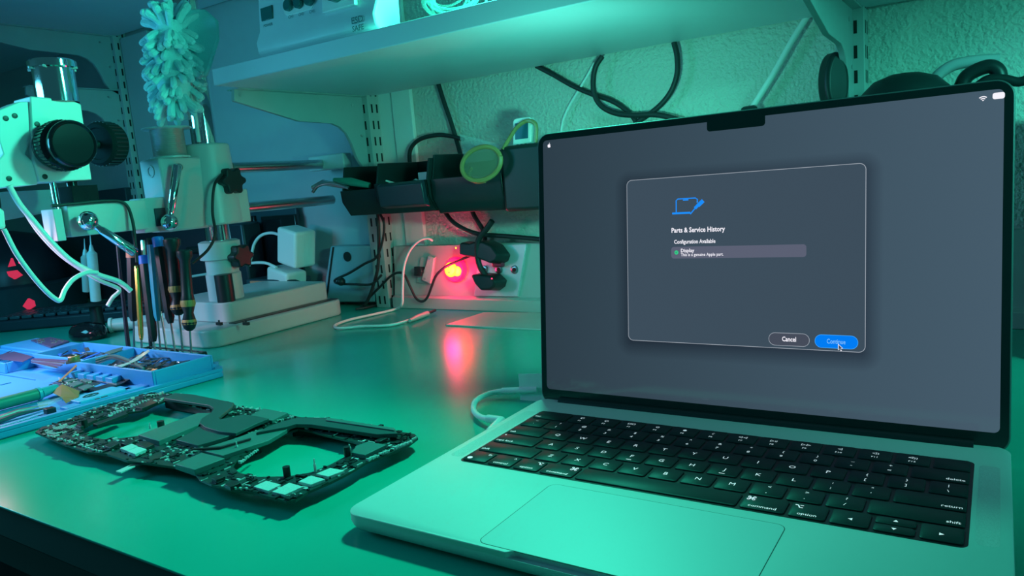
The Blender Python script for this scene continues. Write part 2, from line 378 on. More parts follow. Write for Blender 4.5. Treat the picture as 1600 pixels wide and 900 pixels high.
mb = MB(); mb.capsule(Y(1163, 172, 606), Y(1178, 170, 606), 4); tagit(mb.build('cable_clip', M_black), 'black clip where the slanting white cable meets the lid', 'clip')
# things behind the laptop at the right
def disc(name, label, px, y, rx, rz, m, cat, yaw=0):
    c = Y(px[0], px[1], y); mb = MB(); F = Frame(c, (math.cos(yaw), math.sin(yaw), 0), (0, 0, 1))
    P = [(rx*math.cos(a*math.pi/16), rz*math.sin(a*math.pi/16)) for a in range(32)]
    mb.prism(P, -9, 9, F); o = mb.build(name, m, bevel=4, seg=3); return tagit(o, label, cat)
disc('cable_reel', 'flat dark disc hanging beside the right upright', (1302, 130), 560, 13, 30, M_black, 'reel', 0.75)
mb = MB(); c = Y(1414, 160, 500); mb.lathe(c, (0, 0, 1), [(-60, 40), (-10, 40), (10, 36), (20, 26), (25, 12), (26, .1)]); tagit(mb.build('dark_canister', M_black, at=c), 'dark domed canister showing just above the lid', 'canister')
cable('rolled_hose', 'grey hose curling above the lid near its right corner', YY(520, (1448, 150), (1462, 122), (1485, 104), (1512, 97), (1540, 94), (1562, 93)), 5, M_steelpaint, 'hose')
cable('black_hose', 'thick black hose loop above the lid, next to the grey hose', YY(505, (1500, 140), (1510, 120), (1530, 108), (1548, 104), (1560, 112), (1562, 128), (1556, 150)), 6, M_black, 'hose')
cable('black_cable', 'black cord resting along the top right corner of the lid', YY(500, (1520, 140), (1545, 124), (1570, 124), (1592, 128), (1612, 120), (1630, 104)), 4, M_black)
t = thing('parts_drawer_unit', 'dark drawer unit on the bench right of the laptop', 'drawers', (360, 560, 0))
mb = MB(); mb.box(332, 520, 470, 590, 0, 214); mb.build('cabinet', M_navy2, t, bevel=2)
for i in range(3):
    mb = MB(); mb.box(338, 514, 466, 470, 8+i*68, 70+i*68); d = mb.build('drawer', M_navy, t, bevel=1)
    mb = MB(); mb.box(405, 450, 458, 466, 34+i*68, 42+i*68); mb.build('handle', M_steel, d, bevel=1)

# ------------------------------------------------------------------ laptop
LW, LD, ZT = 312.6, 221.2, 12.3
lap = thing('laptop', 'open silver laptop with a lit grey dialog on its screen', 'laptop', (LW/2, LD/2, 0))
def base_ring(ins, z, scoop):
    P = []
    r = 11
    pts = rrect(ins, LW-ins, ins, LD-ins, max(r-ins*.3, 3), 10)
    # front edge points with thumb scoop
    front = []
    c = LW/2
    for x, d in ((c-47, 0), (c-46, .5), (c-44.5, 2.0), (c-42, 3.0), (c+42, 3.0), (c+44.5, 2.0), (c+46, .5), (c+47, 0)):
        front.append((x, ins+(d if scoop else 0)))
    P = front+pts
    return [V((a, b, z)) for a, b in P]
mb = MB(); mb.rings([base_ring(9, 1.6, 0), base_ring(5, 1.9, 0), base_ring(2.2, 3.0, 0), base_ring(.7, 5, 0), base_ring(0, 7.5, 0), base_ring(0, 9.3, 0), base_ring(0, 9.35, 1), base_ring(0, 12.0, 1), base_ring(.35, ZT, 1)])
mb.build('base_case', M_alu, lap)
mb = MB()
for x, y in ((25, 20), (LW-25, 20), (25, LD-20), (LW-25, LD-20)): mb.cyl((x, y, 0), (x, y, 1.8), 7)
mb.build('rubber_foot', M_black, lap)
WX0, WX1, WY0, WY1 = 16.8, LW-16.8, 86.2, 191.3
mb = MB(); mb.prism(rrect(WX0, WX1, WY0, WY1, 4), ZT-.2, ZT+.12); mb.build('keyboard_well', M_well, lap)
mb = MB(); mb.prism(rrect(90.8, 221.8, 2.7, 78.1, 5), ZT-.2, ZT+.04); mb.build('trackpad_groove', M_groove, lap)
mb = MB(); mb.prism(rrect(91.2, 221.4, 3.1, 77.7, 4.6), ZT-.2, ZT+.10); mb.build('trackpad', M_pad, lap)
# speaker grilles: dotted strips beside the keys
mg = mat('speaker_grille', (0.58, 0.62, 0.60), 0.52, metal=0.1, spec=.3, bump=0.3, bscale=1500, var=0.18, vscale=1400)
for a, b in ((5, 14.5), (LW-14.5, LW-5)):
    mb = MB(); mb.prism(rrect(a, b, 92, 188, 3), ZT-.2, ZT+.03); mb.build('speaker_grille', mg, lap)
U = (WX1-WX0-1.6)/14.5; RP = (WY1-WY0-1.6)/6
rows = [
 [('fn', 1, 'fn'), ('ctl', 1, 'control'), ('opt', 1, 'option'), ('cmd', 1.25, 'command'), ('sp', 5, ''), ('cmdr', 1.25, 'command'), ('optr', 1, 'option'), ('al', 1, '\u25C0'), ('ud', 1, ''), ('ar', 1, '\u25B6')],
 [('w', 2.25, 'shift')]+[('l', 1, c) for c in 'ZXCVBNM']+[('2', 1, '<,'), ('2', 1, '>.'), ('2', 1, '?/')]+[('wr', 2.25, 'shift')],
 [('caps', 1.75, 'caps lock')]+[('l', 1, c) for c in 'ASDFGHJKL']+[('2', 1, ':;'), ('2', 1, '"\'')]+[('wr', 1.75, 'return')],
 [('w', 1.5, 'tab')]+[('l', 1, c) for c in 'QWERTYUIOP']+[('2', 1, '{['), ('2', 1, '}]'), ('2', 1, '|\\')],
 [('2', 1, '~`')]+[('2', 1, a+b) for a, b in zip('!@#$%^&*()_+', '1234567890-=')]+[('wr', 1.5, 'delete')],
 [('w', 1.5, 'esc')]+[('f', 1, i) for i in range(1, 13)]+[('tid', 1, '')]]
FK = Frame((0, 0, ZT+1.0), (1, 0, 0), (0, 1, 0))
ficons = ['\u2600', '\u2600', '\u25A1\u25A1', 'Q', '\u25CF', '\u263E', '\u25C1\u25C1', '\u25B7II', '\u25B7\u25B7', '\u25C1', '\u25C1)', '\u25C1))']
def keycap(x0, x1, y0, y1):
    mb = MB(); g = .95
    a = rrect(x0+g, x1-g, y0+g, y1-g, 1.6, 3); b = rrect(x0+g+.3, x1-g-.3, y0+g+.3, y1-g-.3, 1.5, 3)
    mb.rings([[V((p[0], p[1], ZT)) for p in a], [V((p[0], p[1], ZT+.75)) for p in a], [V((p[0], p[1], ZT+1.0)) for p in b]])
    return mb.build('key', M_key, lap)
def merge(*ms):
    r = MB()
    for m_ in ms: r.add(m_.v, m_.f)
    return r
for ri, row in enumerate(rows):
    x = WX0+.8; y0 = WY0+.8+ri*RP; y1 = y0+RP
    for kind, w, s in row:
        x1 = x+w*U; cx = (x+x1)/2; cy = (y0+y1)/2
        if kind == 'ud':
            ku = keycap(x, x1, cy-.45, y1); kd = keycap(x, x1, y0, cy+.45)
            text_mb('\u25B2', FK, cx, cy+RP/4, size=2.4).build('legend', M_leg, ku); text_mb('\u25BC', FK, cx, cy-RP/4, size=2.4).build('legend', M_leg, kd)
            x = x1; continue
        k = keycap(x, x1, y0, y1); L = None
        if kind == 'l':
            L = text_mb(s, FK, cx, cy, size=5.0)
            if s in 'FJ': L = merge(L, MB().box(cx-1.6, cx+1.6, cy-5.6, cy-5.2, 0, .15, FK))
        elif kind == '2': L = merge(text_mb(s[0], FK, cx, cy+3.4, size=3.7), text_mb(s[1], FK, cx, cy-3.3, size=3.9))
        elif kind in ('w', 'caps'):
            L = text_mb(s, FK, x+2.6, y0+4.2, size=3.6, align='LEFT')
            if kind == 'caps': L = merge(L, MB().prism(circ(x+3.6, y1-3.4, .6, 10), 0, .15, FK))
        elif kind == 'wr': L = text_mb(s, FK, x1-2.6, y0+4.2, size=3.6, align='RIGHT')
        elif kind == 'fn': L = merge(text_mb('fn', FK, x1-2.6, y1-4.6, size=3.5, align='RIGHT'), MB().prism(circ(x+4.6, y0+4.6, 1.7, 16), 0, .15, FK))
        elif kind == 'ctl': L = merge(text_mb(s, FK, cx, y0+4, size=3.5), text_mb('^', FK, x1-3.6, y1-5, size=4.5))
        elif kind in ('opt', 'optr'):
            q = (x1-4.4) if kind == 'opt' else x+4.4
            L = merge(text_mb(s, FK, cx, y0+4, size=3.5), MB().box(q-2, q-.6, y1-4.2, y1-3.8, 0, .15, FK), MB().box(q+.4, q+2, y1-4.2, y1-3.8, 0, .15, FK), MB().box(q+.2, q+2, y1-6.8, y1-6.4, 0, .15, FK),
                      MB().prism([(q-.8, y1-4.2), (q-.3, y1-4.0), (q+.7, y1-6.6), (q+.2, y1-6.8)], 0, .15, FK))
        elif kind in ('cmd', 'cmdr'):
            q = (x1-4.6) if kind == 'cmd' else x+4.6; r_ = y1-5.0; L = text_mb(s, FK, cx, y0+4, size=3.6)
            for sx in (-1, 1):
                for sy in (-1, 1):
                    ring = MB(); F2 = Frame(FK.p(q+sx*1.35, r_+sy*1.35, .12), (1, 0, 0), (0, 1, 0))
                    ring.tube([F2.p(.7*math.cos(a*math.pi/5), .7*math.sin(a*math.pi/5)) for a in range(11)], .16, 4); L = merge(L, ring)
                L = merge(L, MB().box(q+sx*.65-.15, q+sx*.65+.15, r_-1.3, r_+1.3, 0, .15, FK), MB().box(q-1.3, q+1.3, r_+sx*.65-.15, r_+sx*.65+.15, 0, .15, FK))
        elif kind in ('al', 'ar'): L = text_mb(s, FK, cx, cy-1.5, size=2.6)
        elif kind == 'f': L = merge(text_mb('F%d' % s, FK, cx, cy-3.6, size=2.6), text_mb(ficons[s-1], FK, cx, cy+1.8, size=3.3))
        if L and L.v: L.build('legend', M_leg, k, smooth=False)
        x = x1
# lid
A = math.radians(6.7647); HY, HZ = 218.866, 9.239
FS = Frame((0, HY, HZ), (1, 0, 0), (0, math.sin(A), math.cos(A)), (0, -math.cos(A), math.sin(A)))   # u = x, v = up the lid
def SU(px, py):
    d = ray(px, py); tt = (FS.o-CAM_POS).dot(FS.n)/d.dot(FS.n); q = CAM_POS+d*tt-FS.o
    return q.dot(FS.u), q.dot(FS.v)
VB = 11.24; AW = 302.0; AH = AW*1964/3024; VT = VB+AH; U0 = LW/2-AW/2; U1 = LW/2+AW/2
mb = MB(); mb.prism(rrect(0, LW, -1, VT+5.6, 10, 8), -4.2, -.25, FS); mb.build('lid', M_alurim, lap, bevel=.8)
mb = MB(); mb.prism(rrect(.9, LW-.9, 0, VT+4.7, 9.2, 8), -.3, 0, FS); mb.build('bezel', M_bezel, lap)
mb = MB(); mb.cyl((18, HY-1, HZ+1.5), (LW-18, HY-1, HZ+1.5), 4.6); mb.build('hinge', M_black, lap)
# display, with procedural picture (soft shade round the dialog window)
dlg = [SU(981, 282), SU(1354, 254), SU(1352, 553), SU(980, 530)]
du0 = (dlg[0][0]+dlg[3][0])/2; du1 = (dlg[1][0]+dlg[2][0])/2; dv1 = (dlg[0][1]+dlg[1][1])/2; dv0 = (dlg[2][1]+dlg[3][1])/2
scr = MB(); scr.prism(rrect(U0, U1, VB, VT, 3.2), .0, .08, FS); scr = scr.build('display', M_bezel, lap, smooth=False)
ms = bpy.data.materials.new('display_picture'); ms.use_nodes = True; nt = ms.node_tree; N = nt.nodes; L_ = nt.links; b = N['Principled BSDF']
b.inputs['Base Color'].default_value = (.004, .005, .007, 1); b.inputs['Roughness'].default_value = .07; b.inputs['Specular IOR Level'].default_value = .5
uvl = scr.data.uv_layers.new(name='mm')
for lp in scr.data.loops:
    co = scr.data.vertices[lp.vertex_index].co/MM+origin_of(lap)-FS.o; uvl.data[lp.index].uv = (co.dot(FS.u)/100, co.dot(FS.v)/100)
uv = N.new('ShaderNodeUVMap'); uv.uv_map = 'mm'; sp = N.new('ShaderNodeSeparateXYZ'); L_.new(uv.outputs[0], sp.inputs[0])
def mth(op, a, bb=None, clamp=False):
    n = N.new('ShaderNodeMath'); n.operation = op; n.use_clamp = clamp
    for i, q in enumerate((a, bb)):
        if q is None: continue
        if isinstance(q, (int, float)): n.inputs[i].default_value = q
        else: L_.new(q, n.inputs[i])
    return n.outputs[0]
ex = mth('MAXIMUM', mth('SUBTRACT', mth('ABSOLUTE', mth('SUBTRACT', sp.outputs[0], (du0+du1)/200)), (du1-du0)/200-.03), 0)
ey = mth('MAXIMUM', mth('SUBTRACT', mth('ABSOLUTE', mth('SUBTRACT', sp.outputs[1], (dv0+dv1)/200-.025)), (dv1-dv0)/200-.03), 0)
dist = mth('SQRT', mth('ADD', mth('MULTIPLY', ex, ex), mth('MULTIPLY', ey, ey)))
fac = mth('DIVIDE', dist, .13, True)
mx = N.new('ShaderNodeMix'); mx.data_type = 'RGBA'; mx.inputs[6].default_value = (.017, .026, .042, 1); mx.inputs[7].default_value = (.041, .070, .098, 1)
L_.new(fac, mx.inputs[0]); L_.new(mx.outputs[2], b.inputs['Emission Color'])
L_.new(mth('ADD', mth('MULTIPLY', sp.outputs[0], .27), .62), b.inputs['Emission Strength'])      # emission rises rightward, painting in the panel's viewing-angle falloff
scr.data.materials.clear(); scr.data.materials.append(ms)
def flat(name, poly, w0, w1, m, par): return MB().prism(poly, w0, w1, FS).build(name, m, par, smooth=False)
def glow(name, c, es=1.0, rough=.1): return mat(name, (.004, .005, .006), rough, emit=c, es=es, var=0)
G_dlg = glow('dialog_grey', (.046, .072, .102)); G_line = glow('dialog_outline', (.36, .40, .46)); G_row = glow('row_grey', (.105, .115, .17))
G_text = glow('screen_white', (.92, .90, .98)); G_blue = glow('button_blue', (.0, .20, .90)); G_icon = glow('icon_blue', (.01, .26, .95)); G_btn = glow('button_grey', (.06, .07, .10))
G_ok = glow('badge_green', (.03, .62, .25)); G_pale = glow('button_label', (.25, .60, .98))
mb = MB(); c = LW/2; P = rrect(c-19.6, c+19.6, VT-6.6, VT+2.5, 2.2); mb.prism(P, .05, .16, FS); mb.build('camera_notch', M_bezel, lap)
flat('dialog_window_outline', rrect(du0, du1, dv0, dv1, 4), .08, .11, G_line, scr)
flat('dialog_window', rrect(du0+.35, du1-.35, dv0+.35, dv1-.35, 3.7), .11, .13, G_dlg, scr)
def stxt(s, p0, p1, hpx, m, name='caption', w=.2, bold=0.0, space=1.0):
    a = SU(*p0); bq = SU(*p1); h0 = SU(p0[0], p0[1]-hpx)[1]-a[1]
    t_ = text_mb(s, FS, a[0], (a[1]+bq[1])/2, width=bq[0]-a[0], align='LEFT', lift=w, height=h0, bold=bold, space=space); t_.build(name, m, scr, smooth=False)
stxt('Parts & Service History', (1049.5, 367), (1133, 363), 10.2, G_text, bold=.022)
stxt('Configuration Available', (1053.5, 383.5), (1118, 381), 8.2, G_text, bold=.02)
r0 = SU(1049, 404); r1 = SU(1260, 382); flat('list_row', rrect(r0[0], r1[0], (SU(1049, 404)[1]+SU(1260, 401.5)[1])/2, (SU(1049, 385.5)[1]+SU(1260, 382)[1])/2, 2), .13, .15, G_row, scr)
stxt('Display', (1064, 396.5), (1085, 395.7), 7.6, G_text, bold=.02)
stxt('This is a genuine Apple part.', (1064, 402.4), (1130.5, 400.5), 6.2, G_text, bold=.012)
c = SU(1057, 394.5); flat('check_badge', circ(c[0], c[1], 1.45), .15, .18, G_ok, scr)
mb = MB(); mb.prism([(c[0]-.75, c[1]), (c[0]-.2, c[1]-.7), (c[0]+.8, c[1]+.6), (c[0]+.55, c[1]+.75), (c[0]-.2, c[1]-.2), (c[0]-.55, c[1]+.2)], .18, .2, FS); mb.build('check_mark', G_btn, scr, smooth=False)
a = SU(1201, 530.5); bb = SU(1265, 530.5); h = 4.3
flat('cancel_button_outline', rrect(a[0], bb[0], (a[1]+bb[1])/2-h, (a[1]+bb[1])/2+h, h*.98, 8), .13, .14, G_line, scr)
flat('cancel_button', rrect(a[0]+.3, bb[0]-.3, (a[1]+bb[1])/2-h+.3, (a[1]+bb[1])/2+h-.3, h*.9, 8), .14, .16, G_btn, scr)
stxt('Cancel', (1222, 533.5), (1244, 534), 7.6, G_text, bold=.02)
a = SU(1273, 534); bb = SU(1341, 534)
flat('continue_button_outline', rrect(a[0], bb[0], (a[1]+bb[1])/2-h, (a[1]+bb[1])/2+h, h*.98, 8), .13, .14, glow('button_rim', (.05, .38, .98)), scr)
flat('continue_button', rrect(a[0]+.3, bb[0]-.3, (a[1]+bb[1])/2-h+.3, (a[1]+bb[1])/2+h-.3, h*.9, 8), .14, .16, G_blue, scr)
stxt('Continue', (1292, 537), (1321, 537.6), 7.4, G_pale)
c = SU(1309.5, 537)
K = [(0, 0), (0, -4.2), (1.0, -3.3), (1.6, -4.7), (2.3, -4.4), (1.7, -3.0), (3.0, -2.9)]
flat('mouse_pointer', [(c[0]+p*1.0, c[1]+q) for p, q in K], .2, .24, G_text, scr)
flat('mouse_pointer_fill', [(c[0]+.35+p*.72, c[1]-.7+q*.72) for p, q in K], .24, .26, G_btn, scr)
# icon: small laptop with a screwdriver
c0 = SU(1050, 338); c1 = SU(1100, 308); iw = c1[0]-c0[0]; ih = c1[1]-c0[1]
def ipt(a_, b_): return FS.p(c0[0]+a_*iw, c0[1]+b_*ih+1.2, .25)
mb = MB(); mb.tube([ipt(.14, .12), ipt(.14, .80), ipt(.2, .88), ipt(.74, .88), ipt(.8, .8), ipt(.8, .62)], .42, 6); mb.tube([ipt(.02, .06), ipt(.58, .06)], .75, 6); mb.tube([ipt(.36, .80), ipt(.52, .80)], .5, 6)
mb.tube([ipt(.58, -.02), ipt(.72, .28)], .45, 6); mb.tube([ipt(.73, .30), ipt(.82, .46)], 1.15, 6); mb.tube([ipt(.82, .44), ipt(.98, .70)], 1.5, 6); mb.build('repair_icon', G_icon, scr)
# menu bar marks
c = SU(858, 227.5)
ap = [(0, .9), (.5, 1.05), (1.0, .85), (1.25, .5), (.95, .1), (1.0, -.35), (1.35, -.6), (1.0, -1.3), (.6, -1.6), (0, -1.45), (-.6, -1.6), (-1.1, -1.1), (-1.35, -.2), (-1.1, .65), (-.5, 1.05)]
mb = MB(); mb.prism([(c[0]+p, c[1]+q) for p, q in ap], .12, .16, FS); mb.prism([(c[0]-.05, c[1]+1.25), (c[0]+.15, c[1]+1.9), (c[0]+.7, c[1]+2.2), (c[0]+.5, c[1]+1.5)], .12, .16, FS); mb.build('menu_logo', G_text, scr, smooth=False)
c = SU(1536, 155.5); mb = MB()
for r_, r2 in ((0, .8), (1.25, 1.85), (2.3, 2.9)):
    O_ = [(c[0]+r2*math.sin(a_), c[1]-1+r2*math.cos(a_)) for a_ in [(-.75+.15*i) for i in range(11)]]; I_ = [(c[0]+r_*math.sin(a_), c[1]-1+r_*math.cos(a_)) for a_ in [(.75-.15*i) for i in range(11)]]
    mb.prism(O_+(I_ if r_ else [(c[0], c[1]-1)]), .12, .16, FS)
mb.build('wireless_symbol', G_text, scr, smooth=False)
c = SU(1560.5, 149.5); flat('battery_symbol', rrect(c[0]-2.9, c[0]+2.9, c[1]-1.8, c[1]+1.8, 1.2), .12, .16, G_text, scr)
# charge cable at the left of the laptop
P = [V((-2, 148, 7.5)), Z(785, 657, 7), Z(765, 655, 6.5), Z(748, 650, 5), Z(740, 640, 4), Z(744, 626, 4), Z(762, 616, 5), Z(785, 611, 7), Z(812, 609, 9), Z(840, 609, 10)]
t = thing('charging_cable', 'white charging cable looping out of the left side of the laptop', 'cable', P[4])
mb = MB(); mb.tube(spline(P[1:]), 2.3, 12); mb.build('cord', M_white, t)
mb = MB(); mb.tube([V((-.5, 150, 7)), P[0], Z(783, 657.5, 7), Z(762, 654, 6.5)], 3.4, 14, rad=[3.6, 3.6, 3.6, 3.2]); mb.build('connector', M_white, t, bevel=.4)
mb = MB(); a, b_ = P[7], P[9]; mb.tube([a, b_], 2.9, 12); mb.build('strain_relief', M_white, t)
q0, q1 = Z(812, 636, 2.8), V((0, 0, 0))
F = Frame(P[8], (P[9]-P[8]).normalized(), (0, 0, 1)); mb = MB(); mb.box(0, 32, -11, 14, -.25, .25, F); mb.build('cable_tag', M_white, t, label='pale folded sticker flag')

# ------------------------------------------------------------------ logic board
def ZP(z, pix): return [(lambda q: (q.x, q.y))(Z(px, py, z)) for px, py in pix]
brd = thing('logic_board', 'black laptop logic board with heat pipes and two round fan cut-outs', 'circuit board', (-220, 75, 0))
ZB = 9.0
outline = [(55,675),(66,667),(92,661),(125,648),(142,640),(182,629),(212,620),(240,613),(262,615),(300,618),(365,631),(372,635),(410,641),(450,647),(470,652),(511,653),(560,661),(612,669),(622,674),(648,678),(653,684),(640,694),(605,710),(572,722),(557,732),(535,744),(510,756),(481,768),(462,781),(447,783),(425,777),(396,769),(360,764),(330,757),(312,749),(306,741),(272,729),(233,724),(199,720),(167,709),(137,706),(100,694)]
hole1 = [(129,674),(133,666),(155,655),(190,646),(225,641),(240,633),(258,626),(290,632),(322,641),(332,645),(325,652),(290,660),(255,671),(216,681),(186,685),(162,686),(140,683)]
hole2 = [(363,728),(369,719),(391,704),(428,686),(450,676),(466,670),(480,672),(515,681),(552,690),(562,693),(550,703),(538,714),(516,726),(486,738),(452,744),(403,745),(374,739)]
def plate_with_holes(mb, out, holes, z0, z1):
    bm = bmesh.new(); es = []
    for loop in [out]+holes:
        vs = [bm.verts.new((a, b_, z1)) for a, b_ in loop]
        for i in range(len(vs)): es.append(bm.edges.new((vs[i], vs[(i+1) % len(vs)])))
    bmesh.ops.triangle_fill(bm, use_beauty=True, use_dissolve=False, edges=es)
    bm.verts.index_update(); base = [v.co.copy() for v in bm.verts]; F_ = [[v.index for v in f.verts] for f in bm.faces]
    n = len(base); mb.add(base+[V((v.x, v.y, z0)) for v in base], F_+[[i+n for i in reversed(f)] for f in F_])
    k = 0
    for loop in [out]+holes:
        m_ = len(loop); mb.add([V((a, b_, z1)) for a, b_ in loop]+[V((a, b_, z0)) for a, b_ in loop], [[i, (i+1) % m_, m_+(i+1) % m_, m_+i] for i in range(m_)])
    bm.free(); return mb
PO = ZP(ZB, outline); H1 = ZP(ZB, hole1); H2 = ZP(ZB, hole2)
plate_with_holes(MB(), PO, [H1, H2], ZB-1.6, ZB).build('board', M_pcb, brd, smooth=False)
for q in ((230, 700), (330, 665), (400, 690), (250, 655)):
    p = Z(q[0], q[1], ZB); mb = MB(); mb.cyl((p.x, p.y, 0), (p.x, p.y, ZB-1.6), 3, n=12); mb.build('standoff', M_smd, brd)
def piece(name, pix, z1, z0, m, bevel=.3, label=None):
    P = ZP(z1, pix); return MB().prism(P, z0, z1).build(name, m, brd, bevel=bevel, label=label)
S_pipe = [(256,621),(273,614),(300,616),(365,629),(362,636),(342,652),(344,655),(364,651),(381,647),(402,650),(420,654),(398,663),(368,677),(343,674),(320,667),(312,661),(315,654),(330,644),(334,638),(326,633),(258,622.5)]
piece('heat_pipe', S_pipe, ZB+5, ZB+2.5, M_heat)
piece('fin_stack', [(256,621.5),(273,614.5),(365,629.5),(362,636),(334,638.5),(326,633.5)], ZB+2.6, -0+1.5, M_smd)
piece('shield_plate', [(216,679.5),(309,645),(332,645),(318,655),(312,663),(248,689)], ZB+4, ZB, M_heat2)
piece('shield_plate', [(275,687),(300,674),(313,665),(345,673),(367,678),(330,690),(309,696)], ZB+3, ZB, M_heat)
piece('shield_plate', [(311,702),(345,692),(372,683),(402,672),(440,664),(457,661),(447,672),(420,688),(380,701),(348,712)], ZB+3, ZB, M_heat2)
piece('shield_plate', [(273,725),(315,707),(351,716),(304,734)], ZB+4, ZB, M_heat2)
piece('shield_plate', [(385,652),(412,638),(450,645),(425,657)], ZB+3, ZB, M_heat2)
piece('heat_pipe', [(420,666),(445,657),(467,652),(511,653),(616,669),(621,677),(589,678.5),(486,663),(462,662.5),(447,667),(400,676)], ZB+5, ZB+2, M_heat)
piece('fin_stack', [(455,664),(486,663.5),(589,679),(621,677.5),(612,668.5),(511,652.5),(470,652)], ZB+2.2, 1.5, M_smd)
piece('fin_cover', [(511,652),(616,668.5),(616,672),(509,656)], ZB+6, ZB+5, M_heat2)
piece('shield_plate', [(557,696),(574,690),(604,694.5),(570,711),(549,707)], ZB+3, ZB, M_heat2)
for pix in ([(396,760),(416,751),(439,757),(419,767)], [(425,768),(452,754),(473,760),(445,773)], [(466,752),(486,743),(508,748.5),(486,757)], [(494,740),(516,731),(538,735),(513,744.5)]):
    piece('memory_chip', pix, ZB+2, ZB, M_chip, bevel=.15, label='pale metallic memory chip')
for pix in ([(187,700),(206,693),(215,696.5),(199,704.5)], [(199,705),(216,697.5),(229,701.5),(211,709.5)]): piece('inductor', pix, ZB+2.6, ZB, M_chip, bevel=.3)
for pix in ([(212,694),(226,688),(241,694),(228,700)], [(162,696),(178,690),(186,693),(172,700)], [(188,692),(203,685),(212,689),(198,695)], [(145,662),(195,643),(200,646),(152,664)], [(210,635),(236,625),(247,628),(222,638)],
            [(350,757),(366,750),(376,754),(360,761)], [(118,664),(145,652),(152,655),(126,667)], [(585,688),(600,682),(606,684),(592,690)], [(330,747),(344,741),(352,744),(338,750)]): piece('control_chip', pix, ZB+2.6, ZB, M_smd, bevel=.2)
piece('ribbon_connector', [(181,736),(199,728),(219,721),(213,727),(189,738)], ZB-1.6, ZB-2.6, M_tin, bevel=.1)
piece('ribbon_flex', [(199,729),(219,719),(233,722),(216,727)], ZB-1.5, ZB-2.4, M_smd, bevel=.1)
for q in ((133, 668, 7, 2.6), (449, 745, 7, 2.4), (543, 712, 6.5, 2.4)):
    p = Z(q[0], q[1], ZB); mb = MB(); mb.cyl((p.x, p.y, ZB), (p.x, p.y, ZB+q[2]), q[3], n=16); mb.build('rubber_post', M_smd, brd)
for q in ((493, 737, 9), (371, 705, 7), (407, 643, 4), (235, 670, 5), (547, 705, 5)):
    p = Z(q[0], q[1], ZB); mb = MB(); mb.cyl((p.x, p.y, ZB), (p.x, p.y, ZB+q[2]*.6), .9, n=10); mb.cyl((p.x, p.y, ZB+q[2]*.6), (p.x, p.y, ZB+q[2]), .5, n=8); mb.build('guide_pin', M_tin, brd)
p = Z(455, 775, ZB); mb = MB(); F = Frame((p.x, p.y, ZB+.2), (1, 0, 0), (0, 1, 0)); mb.tube([F.p(2.4*math.cos(i*math.pi/8), 2.4*math.sin(i*math.pi/8)) for i in range(17)], .5, 6); mb.build('mounting_ring', M_tin, brd)
def inside(p, poly):
    c = False; j = len(poly)-1
    for i in range(len(poly)):
        if (poly[i][1] > p[1]) != (poly[j][1] > p[1]) and p[0] < (poly[j][0]-poly[i][0])*(p[1]-poly[i][1])/(poly[j][1]-poly[i][1])+poly[i][0]: c = not c
        j = i
    return c
blk = [ZP(ZB+3, q) for q in (S_pipe, [(216,679),(309,645),(332,645),(312,663),(248,689)], [(275,687),(313,665),(367,678),(309,696)], [(311,702),(372,683),(457,661),(420,688),(348,712)], [(273,725),(315,707),(351,716),(304,734)])]
tin = MB(); smd = MB(); n = 0
xs = [p[0] for p in PO]; ys = [p[1] for p in PO]
while n < 950:
    x, y = random.uniform(min(xs), max(xs)), random.uniform(min(ys), max(ys))
    if not inside((x, y), PO) or inside((x, y), H1) or inside((x, y), H2) or any(inside((x, y), q) for q in blk): continue
    near = min(min(math.hypot(x-a, y-b_) for a, b_ in H) for H in (H1, H2))
    if near < 2.5: continue
    n += 1; w, l = random.choice(((.5, .9), (.5, .9), (.8, 1.6), (.35, 2.6), (1.5, 2.2)))
    if random.random() < .5: w, l = l, w
    (tin if (random.random() < .42 and w*l < 2) else smd).box(x-w, x+w, y-l, y+l, ZB, ZB+random.uniform(.4, 1.3))
for (a, b_), m_ in (((170,648),(236,622)), 15), (((300,756),(395,764)), 10), (((575,718),(645,687)), 22), (((470,772),(552,735)), 14), (((430,659),(462,649)), 8), (((250,675),(305,655)), 0), (((75,680),(160,706)), 16), (((375,722),(405,700)), 10), (((232,617),(262,612)), 8):
    for i in range(m_):
        q = Z(a[0]+(b_[0]-a[0])*i/m_, a[1]+(b_[1]-a[1])*i/m_, ZB+1); s = random.uniform(.7, 1.6)
        if inside((q.x, q.y), PO): tin.box(q.x-s, q.x+s, q.y-.5, q.y+.5, ZB, ZB+random.uniform(.8, 2))
tagit(tin.build('tinned_components', M_tin, brd, smooth=False), kind='stuff'); tagit(smd.build('black_components', M_smd, brd, smooth=False), kind='stuff')
mb = MB()
for i in range(17):
    for j in range(13):
        q = Z(93, 672, ZB); mb.box(q.x-14+i*1.7-j*.1, q.x-13.2+i*1.7-j*.1, q.y-9+j*1.5, q.y-8.2+j*1.5, ZB, ZB+.35)
mb.build('solder_pad_grid', M_tin, brd, smooth=False)
piece('cable_wire', [(300,700),(345,697),(392,684),(392,685.5),(345,699),(300,702)], ZB+4.5, ZB+3.6, M_smd, bevel=0)

